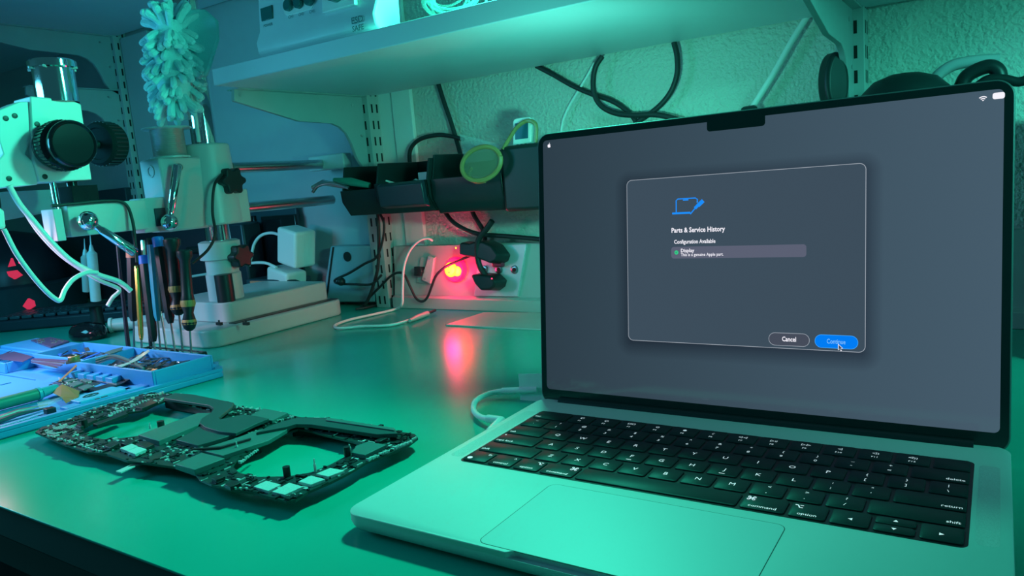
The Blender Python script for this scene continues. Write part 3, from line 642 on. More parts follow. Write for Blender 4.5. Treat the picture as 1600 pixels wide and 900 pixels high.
# ------------------------------------------------------------------ blue repair mat
mt = thing('repair_mat', 'blue silicone repair mat with moulded parts trays', 'mat', (-650, 100, 0))
MX0, MX1, MY0, MY1 = -905, -412, -60, 240
mp = [(-426, MY0), (-402, 212), (-412, 219), (-905, 252), (-925, -40)]
mb = MB(); mb.prism(mp, .2, 7, TOP); mb.build('mat_base', M_blue, mt, bevel=1.5)
mb = MB(); ins = [(-431, MY0), (-408, 207), (-416, 212), (-900, 245), (-918, -40)]
mb.rings([[V((a, b_, 7)) for a, b_ in mp], [V((a, b_, 10)) for a, b_ in mp], [V((a, b_, 10)) for a, b_ in ins], [V((a, b_, 7)) for a, b_ in ins]], cap=False); mb.build('rim', M_blue, mt)
def tray(x0, x1, y0, y1, z0, z1, w=3.0, name='tray'):
    mb = MB(); mb.box(x0, x1, y0, y0+w, z0, z1); mb.box(x0, x1, y1-w, y1, z0, z1); mb.box(x0, x0+w, y0+w, y1-w, z0, z1); mb.box(x1-w, x1, y0+w, y1-w, z0, z1); mb.box(x0+w, x1-w, y0+w, y1-w, z0, z0+2)
    return mb.build(name, M_blue, mt, bevel=.8)
tray(-568, -416, 141, 212, 7, 24); tray(-690, -568, 150, 214, 7, 24)
mb = MB(); mb.prism([(-820, 168), (-700, 165), (-686, 212), (-818, 214)], 7, 23, TOP); mb.build('raised_pad', M_blue, mt, bevel=1.5)
tray(-860, -690, 118, 165, 7, 20)
mb = MB()
for i in range(5): mb.prism([(-560+i*19, 128), (-546+i*19, 128), (-552+i*19, 141), (-560+i*19, 141)], 7, 16)
mb.build('tool_slots', M_blue, mt, bevel=.6)
mb = MB(); mb.box(-568, -432, 112, 128, 7, 9.5); mb.box(-440, -425, 60, 141, 7, 9.5); mb.build('ledge', M_blue, mt, bevel=.6)
# small oval tray with screws
c = Z(297, 577, 12); mb = MB(); F = Frame((c.x+2, c.y-2, 7), (.1, 1, 0), (-1, .1, 0))
R0 = [F.p(34*math.cos(i*math.pi/14), 10*math.sin(i*math.pi/14), 0) for i in range(28)]; up = V((0, 0, 6)); 
R1 = [p+up for p in R0]; R2 = [F.o+up+(p-F.o)*.86 for p in R0]; R3 = [F.o+V((0, 0, 1))+(p-F.o)*.84 for p in R0]
mb.rings([R0, R1, R2, R3]); mb.build('screw_tray', M_blue, mt)
mb = MB()
for i in range(90):
    a_ = random.uniform(0, 6.28); r_ = random.random()**.5
    p = F.p(28*r_*math.cos(a_), 7.5*r_*math.sin(a_), random.uniform(1.5, 6)); d = V((random.uniform(-1, 1), random.uniform(-1, 1), random.uniform(-.4, .8))).normalized()
    mb.cyl(p, p+d*2.6, .5, n=6); mb.cyl(p+d*2.6, p+d*3.2, 1.1, n=8)
tagit(mb.build('loose_screws', M_steel), 'heap of tiny screws in the oval tray at the mat corner', 'screws', kind='stuff')
mb = MB(); F = Frame(Z(148, 618, 10), (0, 1, 0), (-1, 0, 0)); mb.prism(rrect(-22, 24, -15, 12, 2), -2, 1.5, F); mb.build('label_pad', mat('label_pad', (.10, .50, .80), .45), mt, bevel=.5)
Fl = Frame(Z(141, 618, 11.6), (0, 1, 0), (-1, 0, 0))
mb = MB(); mb.tube(spline([Fl.p(*q) for q in ((-7, 0, .2), (-2, 4, .2), (4, 4, .2), (8, 0, .2), (3, -4, .2), (-3, -4, .2), (-7, 0, .2))], 4), .5, 5); mb.tube([Fl.p(-4, -2, .2), Fl.p(4, 2, .2)], .4, 5)
Fm = Frame(Z(157, 622, 11.6), (0, 1, 0), (-1, 0, 0)); mb.box(-5, -1, -1, 1, 0, .5, Fm); mb.box(1, 7, -1, 1, 0, .5, Fm); mb.build('leaf_mark', M_ink, mt)
mb = MB()
for a_, b_ in (((0, 585), (55, 594)), ((0, 602), (17, 598))):
    p, q = Z(*a_, 7.3), Z(*b_, 7.3); mb.tube([p, q], .7, 5)
mb.build('moulded_line', mat('line_blue', (.02, .2, .5), .5), mt)
# items on the mat
def slab(name, label, cat, pix, z, th, m, par=None, bevel=.2, group=None):
    P = ZP(z+th, pix); o = MB().prism(P, z, z+th).build(name, m, par, bevel=bevel)
    if not par: tagit(o, label, cat, group)
    return o
t = thing('scrap_board', 'small dark circuit board lying on the raised pad of the blue mat', 'circuit board', Z(80, 536, 23.2))
slab('board', '', '', [(48,531),(79,526.5),(108,532.5),(79,542)], 23.2, 2, M_purple, t)
mb = MB()
for i in range(26):
    q = Z(random.uniform(58, 98), random.uniform(530.5, 536.5), 25.2); s = random.uniform(.6, 1.6); mb.box(q.x-s, q.x+s, q.y-s, q.y+s, 25.2, 26.3)
mb.build('solder_points', M_shiny, t, smooth=False)
slab('flex_film', 'purple flex film at the left end of the front tray', 'film', [(0,554),(22,549),(52,557),(36,565),(0,561)], 20.2, .8, M_purple)
t = thing('metal_strips', 'bundle of shiny metal strips on the mat below the raised pad', 'strips', Z(80, 570, 20.3))
for i in range(4): slab('strip', '', '', [(48, 566-i*1.5), (88+i*6, 575-i*3.5), (92+i*6, 573-i*3.5), (54, 564-i*1.5)], 20.3+i*1.0, .8, M_shiny if i % 2 == 0 else M_purple, t, bevel=0)
t = thing('phone_board', 'dark phone circuit board with yellow tape on the front of the mat', 'circuit board', Z(120, 600, 10))
slab('board', '', '', [(76,601),(100,590),(128,587),(157,599),(124,612)], 8.2, 1.6, M_pcb, t)
for q in ([(96,594),(112,590),(120,593),(104,597)], [(106,600),(121,595),(130,598),(115,604)], [(124,592),(135,590),(145,594),(134,597)], [(122,605),(137,600),(147,603),(131,609)]): slab('shield', '', '', q, 9.8, 1.4, M_heat2, t)
mb = MB()
for i in range(60):
    q = Z(random.uniform(92, 146), random.uniform(591, 605), 9.8); s = random.uniform(.4, .9); mb.box(q.x-s, q.x+s, q.y-s, q.y+s, 9.8, 10.8)
mb.build('components', M_tin, t, smooth=False)
slab('gold_strip', '', '', [(80,599),(86,596),(126,610),(119,612)], 11, .5, M_shiny, t, bevel=0)
t = thing('ribbon_strip', 'dark narrow ribbon strip lying across the tool slots of the mat', 'ribbon', Z(180, 600, 10))
slab('strip', '', '', [(120,604),(150,605),(196,591),(206,590),(200,595),(176,605),(150,610)], 10, .9, M_smd, t, bevel=0)
slab('connector', '', '', [(193,592),(206,587),(207,591),(197,595)], 10.9, 1.5, M_black, t)
t = thing('tweezers', 'slim steel tweezers lying beside the tool slots', 'tweezers', Z(160, 590, 10))
for s in (0, 2): slab('arm', '', '', [(130, 588+s), (182, 597+s), (182, 598+s), (130, 589.6+s)], 10.2+s*.3, .8, M_steel, t, bevel=0)
def film(name, label, pts, m, cat='tape'):
    mb = MB(); n_ = len(pts)
    P = [V(p) for p in pts]; nn = (P[1]-P[0]).cross(P[2]-P[0]).normalized()*.35
    mb.add(P+[p+nn for p in P], [list(range(n_-1, -1, -1)), list(range(n_, 2*n_))]+[[i, (i+1) % n_, n_+(i+1) % n_, n_+i] for i in range(n_)])
    return tagit(mb.build(name, m, smooth=False), label, cat)
film('yellow_tape', 'crumpled yellow tape sticking out from the phone board', [Z(80, 613, 12), Z(97, 600, 18), Z(124, 611, 13), Z(123, 620, 12), Z(103, 630, 11), Z(95, 620, 12)], M_amber)
mb = MB(); c0 = Y(121, 565, 112); R_ = []
for i in range(9):
    a_ = i/8*2.6; R_.append([Z(118, 588, 12)+V((math.cos(a_)*5+w*.4, w, 10+math.sin(a_)*9+(6 if i < 4 else 0))) for w in (-5, 5)])
vs = [p for r in R_ for p in r]; fs = [[2*i, 2*i+1, 2*i+3, 2*i+2] for i in range(8)]
mb.add(vs, fs); cu = mb.build('curled_tape', M_amber); sd = cu.modifiers.new('solid', 'SOLIDIFY'); sd.thickness = .0004; tagit(cu, 'curled yellow-green tape standing on the mat', 'tape')
film('tape_strip', 'narrow tan strip slanting up to the curled tape', [Z(91, 596, 11), Z(94, 597, 11), Z(121, 572, 22), Z(119, 570, 22)], M_amber)
t = thing('solder_paste_tube', 'green glue tube lying across the left front of the mat', 'tube', Z(30, 625, 12))
a_, b_ = Z(0, 630, 14), Z(58, 616, 14); c_ = Z(88, 606, 14)
dd = (c_-a_).normalized(); a_ = a_-dd*40
mb = MB(); mb.cyl(a_, b_, 6, n=20); mb.build('barrel', M_green, t); mb = MB(); mb.cyl(b_, b_+dd*3, 6.6, n=20); mb.build('ring', M_teal, t); mb = MB(); mb.cyl(b_+dd*3, c_, 5.4, 4, n=20); mb.build('cap', M_teal, t)
t = thing('long_tweezers', 'long steel tweezers in the front left corner of the mat', 'tweezers', Z(30, 645, 11))
for s in (0, 5):
    mb = MB(); p, q = Z(-20, 660+s, 10.5), Z(75, 632+s, 10.5); mb.tube([p, (p+q)/2+V((0, 0, 2)), q], 2, 6, rad=[2.6, 2.2, .6]); mb.build('arm', M_navy2 if s else M_steel, t)
film('clear_wrap', 'clear plastic wrap beside the yellow tape on the mat', [Z(58, 630, 14), Z(98, 620, 15), Z(98, 624, 12), Z(62, 640, 11)], M_clear, 'film')
mb = MB(); c = Z(78, 642, 10); mb.box(c.x-4, c.x+4, c.y-4, c.y+4, 8, 13); tagit(mb.build('black_connector_block', M_black, bevel=.5), 'small black cube at the front rim of the mat', 'connector')
# heap in big tray
def heap(name, label, x0, x1, y0, y1, z, n_, ms_, cat='scraps'):
    z += 1.5
    obs = [MB() for _ in ms_]
    for i in range(n_):
        c = V((random.uniform(x0, x1), random.uniform(y0, y1), z+random.uniform(0, 7))); a_ = random.uniform(0, 3.14)
        F = Frame(c, (math.cos(a_), math.sin(a_), random.uniform(-.3, .3)), (-math.sin(a_), math.cos(a_), random.uniform(-.3, .3)))
        l, w = random.uniform(4, 15), random.uniform(1.2, 4); random.choice(obs).box(-l, l, -w, w, 0, .9, F)
    t = thing(name, label, cat, ((x0+x1)/2, (y0+y1)/2, z)); t['kind'] = 'stuff'
    for o, m_ in zip(obs, ms_): tagit(o.build('scrap', m_, t, smooth=False), kind='stuff')
heap('part_scraps', 'heap of dark and shiny scraps in the right-hand tray of the mat', -548, -432, 155, 200, 11, 80, (M_smd, M_steel, M_purple))
heap('part_scraps', 'dark scraps filling the narrow middle tray of the mat', -675, -585, 160, 204, 11, 55, (M_smd, M_shiny, M_blue2))
heap('part_scraps', 'scraps lying in the front left tray of the mat', -845, -710, 126, 158, 10, 25, (M_smd, M_shiny, M_purple))
t = thing('curved_tweezers', 'steel tweezers with dark arms lying in the right-hand tray', 'tweezers', Z(190, 565, 24))
for s in (0, 4):
    mb = MB(); mb.tube(spline([Z(150, 563+s, 22), Z(178, 556+s, 25), Z(205, 565+s, 24), Z(224, 576, 22)], 5), 1.6, 6); mb.build('arm', M_steel if s else M_heat2, t)
slab('paper_offcut', 'thin pale plastic strip poking out of the right-hand tray', 'strip', [(181,572),(200,566),(232,546),(234,549),(214,563),(190,573)], 25, .5, M_bottle, bevel=0)
slab('metal_shield', 'brownish metal shield resting on the back of the tray', 'shield', [(162,551),(176,546),(192,542),(190,547),(172,553)], 24.2, 1, M_heat2)

# ------------------------------------------------------------------ screwdrivers
t = thing('screwdriver_rack', 'low dark wire rack behind the mat where the screwdriver tips rest', 'rack', (-470, 238, 0))
mb = MB(); mb.tube([V((-610, 238, 12)), V((-492, 238, 12))], 1.2, 8); mb.tube([V((-610, 254, 12)), V((-492, 254, 12))], 1.2, 8)
for x in (-610, -550, -492):
    mb.tube([V((x, 238, 12)), V((x, 254, 12))], 1.5, 8)
    for y in (238, 254): mb.tube([V((x, y, 12)), V((x, y, .2))], 1.5, 8)
mb.build('frame', M_black, t)
def driver(label, top, tip, r, hf, m, cap=None, capf=.1, wasp=False, grp='precision screwdrivers standing behind the mat', y=246, tipr=1.3, shaft=M_steel, band=None, name='screwdriver'):
    a = Y(top[0], top[1], y+14); b_ = Y(tip[0], tip[1], y); d = (b_-a); Ln = d.length; d.normalize()
    t = thing(name, label, 'screwdriver' if name == 'screwdriver' else name, b_, grp)
    H = Ln*hf
    if wasp: prof = [(0, r*.9), (2, r*1.35), (8, r*1.3), (14, r*.85), (H*.55, r), (H*.66, r*1.25), (H*.78, r*.8), (H*.9, r*1.25), (H*.97, r*.9), (H, r*.4)]
    else: prof = [(0, r*.8), (1.5, r), (H*.5, r), (H*.8, r*.92), (H*.93, r*.85), (H, r*.5)]
    c0 = H*capf if cap else 0
    def rad(q):
        for (x0, r0), (x1, r1) in zip(prof, prof[1:]):
            if q <= x1: return r0+(r1-r0)*(q-x0)/(x1-x0)
        return prof[-1][1]
    mb = MB(); mb.tube_prof(a, d, [(q, rad(q)) for q in [c0]+[p[0] for p in prof if p[0] > c0+.1]], 8 if not wasp else 18); mb.build('handle', m, t)
    if cap: mb = MB(); mb.tube_prof(a, d, [(0, r*.85), (1.2, r*1.02), (c0, r*1.02)], 16); mb.build('cap', cap, t)
    if band:
        for q0, q1 in ((.62, .70), (.86, .92)): mb = MB(); mb.tube_prof(a, d, [(H*q0, rad(H*q0)+.25), (H*(q0+q1)/2, rad(H*(q0+q1)/2)+.25), (H*q1, rad(H*q1)+.25)], 12); mb.build('grip_band', band, t)
    mb = MB(); mb.tube_prof(a, d, [(H-2, tipr), (Ln-4, tipr), (Ln, tipr*.6)], 10); mb.build('shaft', shaft, t)
driver('black screwdriver with an orange-red cap, left in the row', (206, 390), (210, 549), 7.0, .70, M_black, M_pink, .11)
driver('slim gold screwdriver in front of the dark ones', (214, 415), (222, 550), 3.6, .86, M_gold, M_gold, .04, y=236)
driver('thin black screwdriver with a bright blue cap', (224, 399), (243, 556), 6.2, .86, M_black, M_blue2, .10, y=242)
driver('screwdriver with a long teal stripe, beside the blue-capped pair', (235, 372), (252, 562), 5.2, .68, M_teal, M_black, .08)
driver('black screwdriver with a blue collar, middle of the row', (246, 370), (275, 558), 6.6, .72, M_black, M_blue2, .12)
driver('shorter black screwdriver tucked behind the teal one', (238, 400), (262, 558), 5.0, .55, M_navy, y=258)
driver('large black screwdriver with yellow-patterned grip, second from the right', (268, 372), (287, 566), 7.6, .62, M_black, None, .1, True, band=M_yellow)
driver('yellow-patterned black screwdriver at the right end of the row', (288, 390), (300, 566), 7.0, .72, M_black, None, .1, True, band=M_yellow)
t = thing('black_spudger', 'long thin black prying stick left of the screwdrivers', 'spudger', Y(201, 546, 246))
mb = MB(); mb.tube([Y(182, 370, 258), Y(188, 430, 255), Y(201, 546, 246)], 2, 8, rad=[1.8, 2.3, 3.0]); mb.build('stick', M_navy, t)
driver('bit holder with a twisted metal top, behind the gold screwdriver', (223, 375), (236, 545), 3.0, .2, M_steel, y=262, shaft=M_navy, tipr=2.4)

# ------------------------------------------------------------------ microscope boom stand
st = thing('microscope_stand', 'cream boom stand with chrome post and twin rods behind the screwdrivers', 'microscope stand', (-640, 420, 0))
mb = MB(); mb.prism(rrect(-748, -552, 303, 546, 22, 8), 0, 24, TOP); mb.build('base_plate', M_whiteP, st, bevel=3, seg=3)
mb = MB(); mb.prism(rrect(-735, -578, 350, 540, 12, 6), 24, 52, TOP); mb.build('weight_block', M_whiteP, st, bevel=2)
mb = MB(); mb.box(-576, -562, 350, 540, 24, 25); mb.build('black_inlay', M_black, st)
PX_, PY_ = -622, 385
mb = MB(); mb.lathe((PX_, PY_, 50), (0, 0, 1), [(0, 24), (38, 24), (40, 22), (58, 22), (60, 28), (84, 28), (86, 24)], 32); mb.build('post_sleeve', M_whiteP, st)
mb = MB(); mb.cyl((PX_, PY_, 50), (PX_, PY_, 600), 17, n=32); mb.build('post', M_chrome, st)
mb = MB(); mb.lathe((PX_, PY_, 158), (0, 0, 1), [(0, 34), (2, 36), (110, 31), (112, 29)], 32); mb.box(-648, -600, 385, 428, 158, 205); mb.build('collar', M_whiteP, st, bevel=1.5)
# block and arm toward the front
mb = MB(); mb.box(-648, -602, 300, 362, 156, 252); mb.build('clamp_block', M_whiteP, st, bevel=3)
mb = MB(); mb.box(-640, -604, 355, 385, 162, 240); mb.build('clamp_bridge', M_whiteP, st, bevel=3)
mb = MB(); mb.box(-628, -600, 176, 272, 163, 200); mb.build('arm', M_whiteP, st, bevel=1.2)
mb = MB(); mb.box(-630, -604, 268, 304, 158, 202); mb.build('arm_joint', M_whiteP, st, bevel=1.5)
mb = MB(); mb.box(-604, -602.5, 284, 299, 165, 188); mb.build('label_plate', M_navy2, st, bevel=.5)
mb = MB(); mb.box(-628, -600, 160, 170, 160, 197); mb.build('arm_end_plate', M_whiteP, st, bevel=1)
for z_ in (236, 178):
    mb = MB(); mb.cyl((-612, 415, z_), (-612, 600, z_), 7.5, n=24); mb.build('boom_rod', M_steel, st)
mb = MB(); mb.box(-640, -560, 584, 603, 226, 250); mb.build('rod_end_block', M_whiteP, st, bevel=2)
# ball levers
def lever(ball, end, r, rr, par=st):
    mb = MB(); mb.sphere(ball, r, 20); b_ = mb.build('ball_knob', M_chrome, par)
    d = (V(end)-V(ball)).normalized(); mb = MB(); mb.tube_prof(V(ball), d, [(r*.8, rr*.8), (r+4, rr*.8), (r+6, rr), ((V(end)-V(ball)).length-2, rr*1.25), ((V(end)-V(ball)).length, rr)], 14); mb.build('lever', M_chrome, par)
lever(X(137, 345, -585), X(212, 395, -570), 11.5, 5)
lever(X(265, 347, -588), X(277, 258, -590), 11, 5)
mb = MB(); mb.lathe(X(275, 262, -602), (1, 0, 0), [(0, 5), (8, 5), (9, 3)]); mb.build('bolt', M_steel, st)
mb = MB(); c = Y(236, 268, 300); mb.lathe(c, (0, -1, 0), [(-1, 8), (1.2, 8), (1.2, 5.5), (-.5, 5.5)]); mb.build('bolt', M_steel, st)
c = X(360, 283, -588); F = Frame(c, (0, 1, 0), (0, 0, 1), (1, 0, 0))
mb = MB(); mb.prism([((17+3*math.cos(i*6*math.pi/18))*math.cos(i*math.pi/18), (17+3*math.cos(i*6*math.pi/18))*math.sin(i*math.pi/18)) for i in range(36)], -8, 10, F); mb.cyl(F.p(0, 0, -8), F.p(0, 0, -30), 6); mb.build('star_knob', M_black, st, bevel=2)
c = X(375, 400, -590); F = Frame(c, (0, 1, 0), (0, 0, 1), (1, 0, 0))
mb = MB(); mb.prism([((15+2.5*math.cos(i*6*math.pi/18))*math.cos(i*math.pi/18), (15+2.5*math.cos(i*6*math.pi/18))*math.sin(i*math.pi/18)) for i in range(36)], -8, 10, F); mb.cyl(F.p(0, 0, -8), F.p(0, 0, -22), 6); mb.build('star_knob', M_black, st, bevel=2)
mb = MB(); c = X(352, 455, -593); mb.cyl((c.x, c.y, 52), (c.x, c.y, 90), 12, n=20); mb.build('black_cap', M_black, st)
mb = MB()
for q in ((343, 508), (385, 508)): c = Z(q[0], q[1], 25); mb.cyl(c, c+V((0, 0, 7)), 1.2, n=8); mb.box(c.x-5, c.x+5, c.y-2, c.y+2, c.z, c.z+4)
mb.build('stage_clip', M_black, st)
cable('knob_lead', 'thin black lead curving down from the star knob of the stand', [X(347, 272, -585), X(335, 290, -580), X(332, 330, -580), X(336, 365, -575), X(325, 390, -575), X(300, 412, -570)], 1.9, M_rubber)
# focus rack at the boom end
fm = thing('microscope_focus_rack', 'pale green-lit focus block with large black knob at the front of the boom', 'focus block', (-615, 168, 200))
mb = MB(); FX = Frame((-600, 0, 0), (0, 1, 0), (0, 0, 1), (1, 0, 0))
def xp(q, x=-600): p = X(q[0], q[1], x); return (p.y, p.z)
mb.prism([xp(q) for q in ((47, 150), (112, 156), (127, 163), (144, 281), (62, 285), (52, 250))], -40, 0, FX); mb.build('rack_body', M_white, fm, bevel=1.5)
mb = MB(); mb.prism([xp(q) for q in ((-40, 188), (33, 158), (47, 158), (52, 215), (42, 240), (60, 258), (62, 288), (-40, 298), (-42, 255), (0, 250), (8, 240), (-4, 200))], -34, -4, FX); mb.build('bracket', M_white, fm, bevel=1.2)
mb = MB()
for q in ((9, 185), (23, 181), (14, 279), (58, 194), (70, 276)): c = X(q[0], q[1], -604 if q[0] < 40 else -600); mb.lathe(c, (1, 0, 0), [(-1, 3), (.6, 3), (.8, 2)], 12)
mb.build('screw', M_black, fm)
c = X(86, 130, -616); mb = MB(); z0 = X(86, 155, -616).z-4; mb.lathe((c.x, c.y, z0), (0, 0, 1), [(0, 22), (38, 22), (39, 25.5), (46, 25.5), (48, 23)], 36); mb.build('tube_socket', M_chrome, fm)
mb = MB()
for i in range(8):
    a_ = i*math.pi/4; mb.lathe(V((c.x+22*math.cos(a_), c.y+22*math.sin(a_), z0+38.5)), (math.cos(a_), math.sin(a_), 0), [(0, 1.5), (4.2, 1.5)], 8)
mb.build('grip_ring', M_whiteP, fm)
c = X(86, 230, -600); mb = MB()
prof = [(0, 25), (10, 27), (12, 28), (26, 28), (28, 26), (29, 24), (40, 26.5), (43, 25.5), (44, 24), (43, 22.5), (42, 22)]
mb.lathe(c, (1, 0, 0), prof, 40); kb = mb.build('focus_knob', M_blackg, fm)
mb = MB()
for i in range(40):
    a_ = i*math.pi/20; p = c+V((0, math.cos(a_)*28, math.sin(a_)*28)); mb.cyl(p+V((13, 0, 0)), p+V((25, 0, 0)), .8, n=5)
mb.build('knob_ribs', M_black, kb)
mb = MB(); mb.lathe(c+V((10, 0, 0)), (1, 0, 0), [(0, 27.6), (1.5, 28.4)], 40); mb.build('knob_ring', M_steel, kb)
c2 = X(160, 225, -640); mb = MB(); mb.lathe(c2, (.30, -.95, 0), [(-18, 20), (-15, 27), (6, 27), (9, 24), (9, 20), (7, 19)], 32)
k2 = mb.build('rear_focus_knob', mat('matte_black_rubber', (.008, .018, .02), .8, spec=.12), fm)
mb = MB(); ax = V((.30, -.95, 0)).normalized(); o1 = V((0, 0, 1)); o2 = ax.cross(o1)
for i in range(32):
    a_ = i*math.pi/16; p = c2+(o1*math.sin(a_)+o2*math.cos(a_))*27; mb.cyl(p-ax*14, p+ax*5, 1.0, n=5)
mb.build('knob_ribs', M_black, k2)
mb = MB(); mb.cyl(c2, c+V((-30, 0, 0)), 5); mb.build('knob_shaft', M_black, fm)
mb = MB(); mb.cyl(X(112, 284, -614), X(118, 322, -614), 6.5); mb.box(-632, -600, 185, 215, 203, 222); mb.build('neck', M_blackg, fm)
mb = MB(); mb.cyl((-614, 172, 240), (-614, 172, 160), 3.6); mb.build('pivot_pin', M_chrome, fm)

# chenille duster and its handle
dc = Y(270, 93, 330); dz = 70
du = thing('chenille_duster', 'turquoise chenille duster head with fat woolly fingers, above the wire spool', 'duster', dc+V((0, 0, -80)))
mb = MB()
axis = V((0.10, 0, 1)).normalized()
for i in range(190):
    h = random.uniform(-.92, 1.0); a_ = i*2.39996
    hz = h*58-6; rr = 27*math.sqrt(max(.12, 1-(abs(h)**3)*.75))*(1-.12*(h < -.3))
    out = V((math.cos(a_), math.sin(a_), 0)); st_ = dc+axis*hz+out*rr*.6
    dr = (out*(1.0)+V((0, 0, (.9 if h > .75 else -.55+.35*h)+random.uniform(-.25, .25)))+V((random.uniform(-.3, .3), random.uniform(-.3, .3), 0))).normalized()
    if h > .85: dr = (out*.55+V((0, 0, 1))).normalized()
    L = random.uniform(17, 26); mid = st_+dr*L*.55; end = mid+(dr+V((0, 0, -.35))).normalized()*L*.45
    r_ = random.uniform(4.0, 4.8)
    mb.tube([st_, mid, end, end+(end-mid).normalized()*r_*.75, end+(end-mid).normalized()*r_], r_, 7, rad=[r_*.9, r_, r_*1.06, r_*.7, .1])
mb.tube([dc-axis*62, dc-axis*36, dc+axis*24, dc+axis*48], 20, 14, rad=[8, 22, 24, 12]); mb.build('chenille_fingers', M_mop, du)
mb = MB(); F = Frame(dc+V((12, 20, 0)), (math.cos(.57), math.sin(.57), 0), (0, 0, 1))
mb.prism([(0, 62), (26, 60), (40, 45), (38, 22), (22, -12), (16, -22), (0, -26)], -4, 4, F); mb.build('foam_backing', M_mop2, du, bevel=2)
mb = MB(); mb.tube(spline([F.p(20, -10, 0), Y(300, 140, 345), Y(306, 185, 345), Y(311, 222, 345)], 4), 2.8, 10); mb.build('handle', M_bottle, du)
# wire spool on the clamp block
c = V((-625, 318, 238)); sp_ = Y(268, 224, 318)
c = V((sp_.x, 318, 238))
spl = thing('wire_spool', 'small spool of silvery wire on top of the clamp block', 'spool', (-625, 332, 252))
c = V((-625, 332, 252.2))
mb = MB(); mb.lathe(c, (0, 0, 1), [(0, 25), (2.5, 25)], 36); mb.lathe(c+V((0, 0, 38)), (0, 0, 1), [(0, 29), (1, 31), (2.5, 30.5)], 36); mb.lathe(c, (0, 0, 1), [(2, 9), (39, 9)], 20); mb.build('reel', M_bottle, spl)
mb = MB(); mb.lathe(c+V((0, 0, 2.5)), (0, 0, 1), [(i*.6, 20.6+(.45 if i % 2 else 0)) for i in range(60)], 36); mb.build('wire_winding', M_wire, spl)

# ------------------------------------------------------------------ control box on the shelf
cb = thing('control_box', 'white control box with three round terminals and ESD SAFE lettering, on the shelf', 'control unit', (-340, 410, 352.6))
FC = Frame((-438, 349, 353), (1, 0, 0), (0, .10, 1), (0, -1, .10))
mb = MB(); Fy = Frame((0, 0, 0), (0, 1, 0), (0, 0, 1), (1, 0, 0))
body = [(352, 353), (344, 360), (343, 372), (350, 386), (364, 520), (392, 520), (384, 353)]
mb.prism(body, -438, -246, Fy); mb.build('housing', mat('ivory_enclosure', (.70, .76, .80), .4), cb, bevel=2.5, seg=3)
ca = mat('printed_dark', (.04, .15, .16), .5)
FC = Frame((0, 350.0, 386), (1, 0, 0), (0, 14, 134)); CS = -1 if FC.n.y > 0 else 1
def CU(px, py):
    d = ray(px, py); tt = (FC.o-CAM_POS).dot(FC.n)/d.dot(FC.n); q = CAM_POS+d*tt-FC.o; return q.dot(FC.u), q.dot(FC.v)
class FlipF(Frame):
    pass
FO = FlipF(FC.o, FC.u, FC.v, FC.n*CS)
P = [CU(*q) for q in ((408, 14), (426, 8), (427, 29), (410, 34))]
mb = MB(); mb.prism(P, -.5, 1.5, FO); mb.build('power_rocker', M_tealglass, cb, bevel=.5)
a = CU(427, 37); text_mb('POWER', FO, a[0]-9, a[1]-1.5, width=16, lift=.4).build('lettering', ca, cb, smooth=False)
P0 = CU(452, 9)
mb = MB(); mb.prism(rrect(P0[0]-9, P0[0]+42, P0[1]-11, P0[1]+40, 8), -.5, .8, FO); mb.build('terminal_plate', M_white, cb, bevel=.5)
for px_, nm in ((453, 'CH1'), (469, 'CH2'), (486, 'CH3')):
    c = CU(px_, 9-(px_-453)*.26); 
    mb = MB(); mb.lathe(FO.p(c[0], c[1], .6), FO.n, [(0, 6.8), (4, 6.8), (5, 5.6)], 22); mb.build('terminal', M_tealglass, cb)
    text_mb(nm, FO, c[0]+1.5, c[1]-14.5, width=8.5, lift=1.1 if nm == 'x' else .9).build('lettering', ca, cb, smooth=False)
c = CU(530, 2); mb = MB(); mb.box(c[0]-22, c[0]+28, c[1]-10, c[1]+50, -.5, 5, FO); mb.build('raised_panel', M_white, cb, bevel=1)
mb = MB(); mb.lathe(FO.p(c[0]+2, c[1]+9, 5), FO.n, [(0, 12), (8, 12), (10, 10)], 28); mb.build('dial', M_tealglass, cb)
FE = Frame((0, 342.0, 362), (1, 0, 0), (0, .5, 14)); FE.n = V((0, -1, 0))
text_mb('ESD', FE, -270, 3.5, width=17, height=7, lift=.3, bold=.01).build('lettering', ca, cb, smooth=False); text_mb('SAFE', FE, -270, -4.5, width=17, height=6, lift=.3, bold=.01).build('lettering', ca, cb, smooth=False)
# clear coil on the shelf
t = thing('clear_cable_coil', 'coil of clear tubing on the shelf right of the control box', 'coil', Y(690, 20, 360))
mb = MB(); c = V((-165, 372, 376))
for i in range(9):
    F = Frame(c+V((random.uniform(-10, 10), random.uniform(-4, 10), random.uniform(-2, 8))), (1, random.uniform(-.4, .4), random.uniform(-.2, .2)), (random.uniform(-.2, .2), random.uniform(-.3, .3), 1)); r_ = random.uniform(16, 23)
    F.v = (F.v-F.u*F.v.dot(F.u)).normalized(); F.n = F.u.cross(F.v)
    mb.tube([F.p(r_*1.5*math.cos(k_*math.pi/12), r_*math.sin(k_*math.pi/12)) for k_ in range(25)], 1.3, 6)
mb.build('tubing', mat('clear_tubing', (.35, .5, .48), .15, alpha=.35), t)

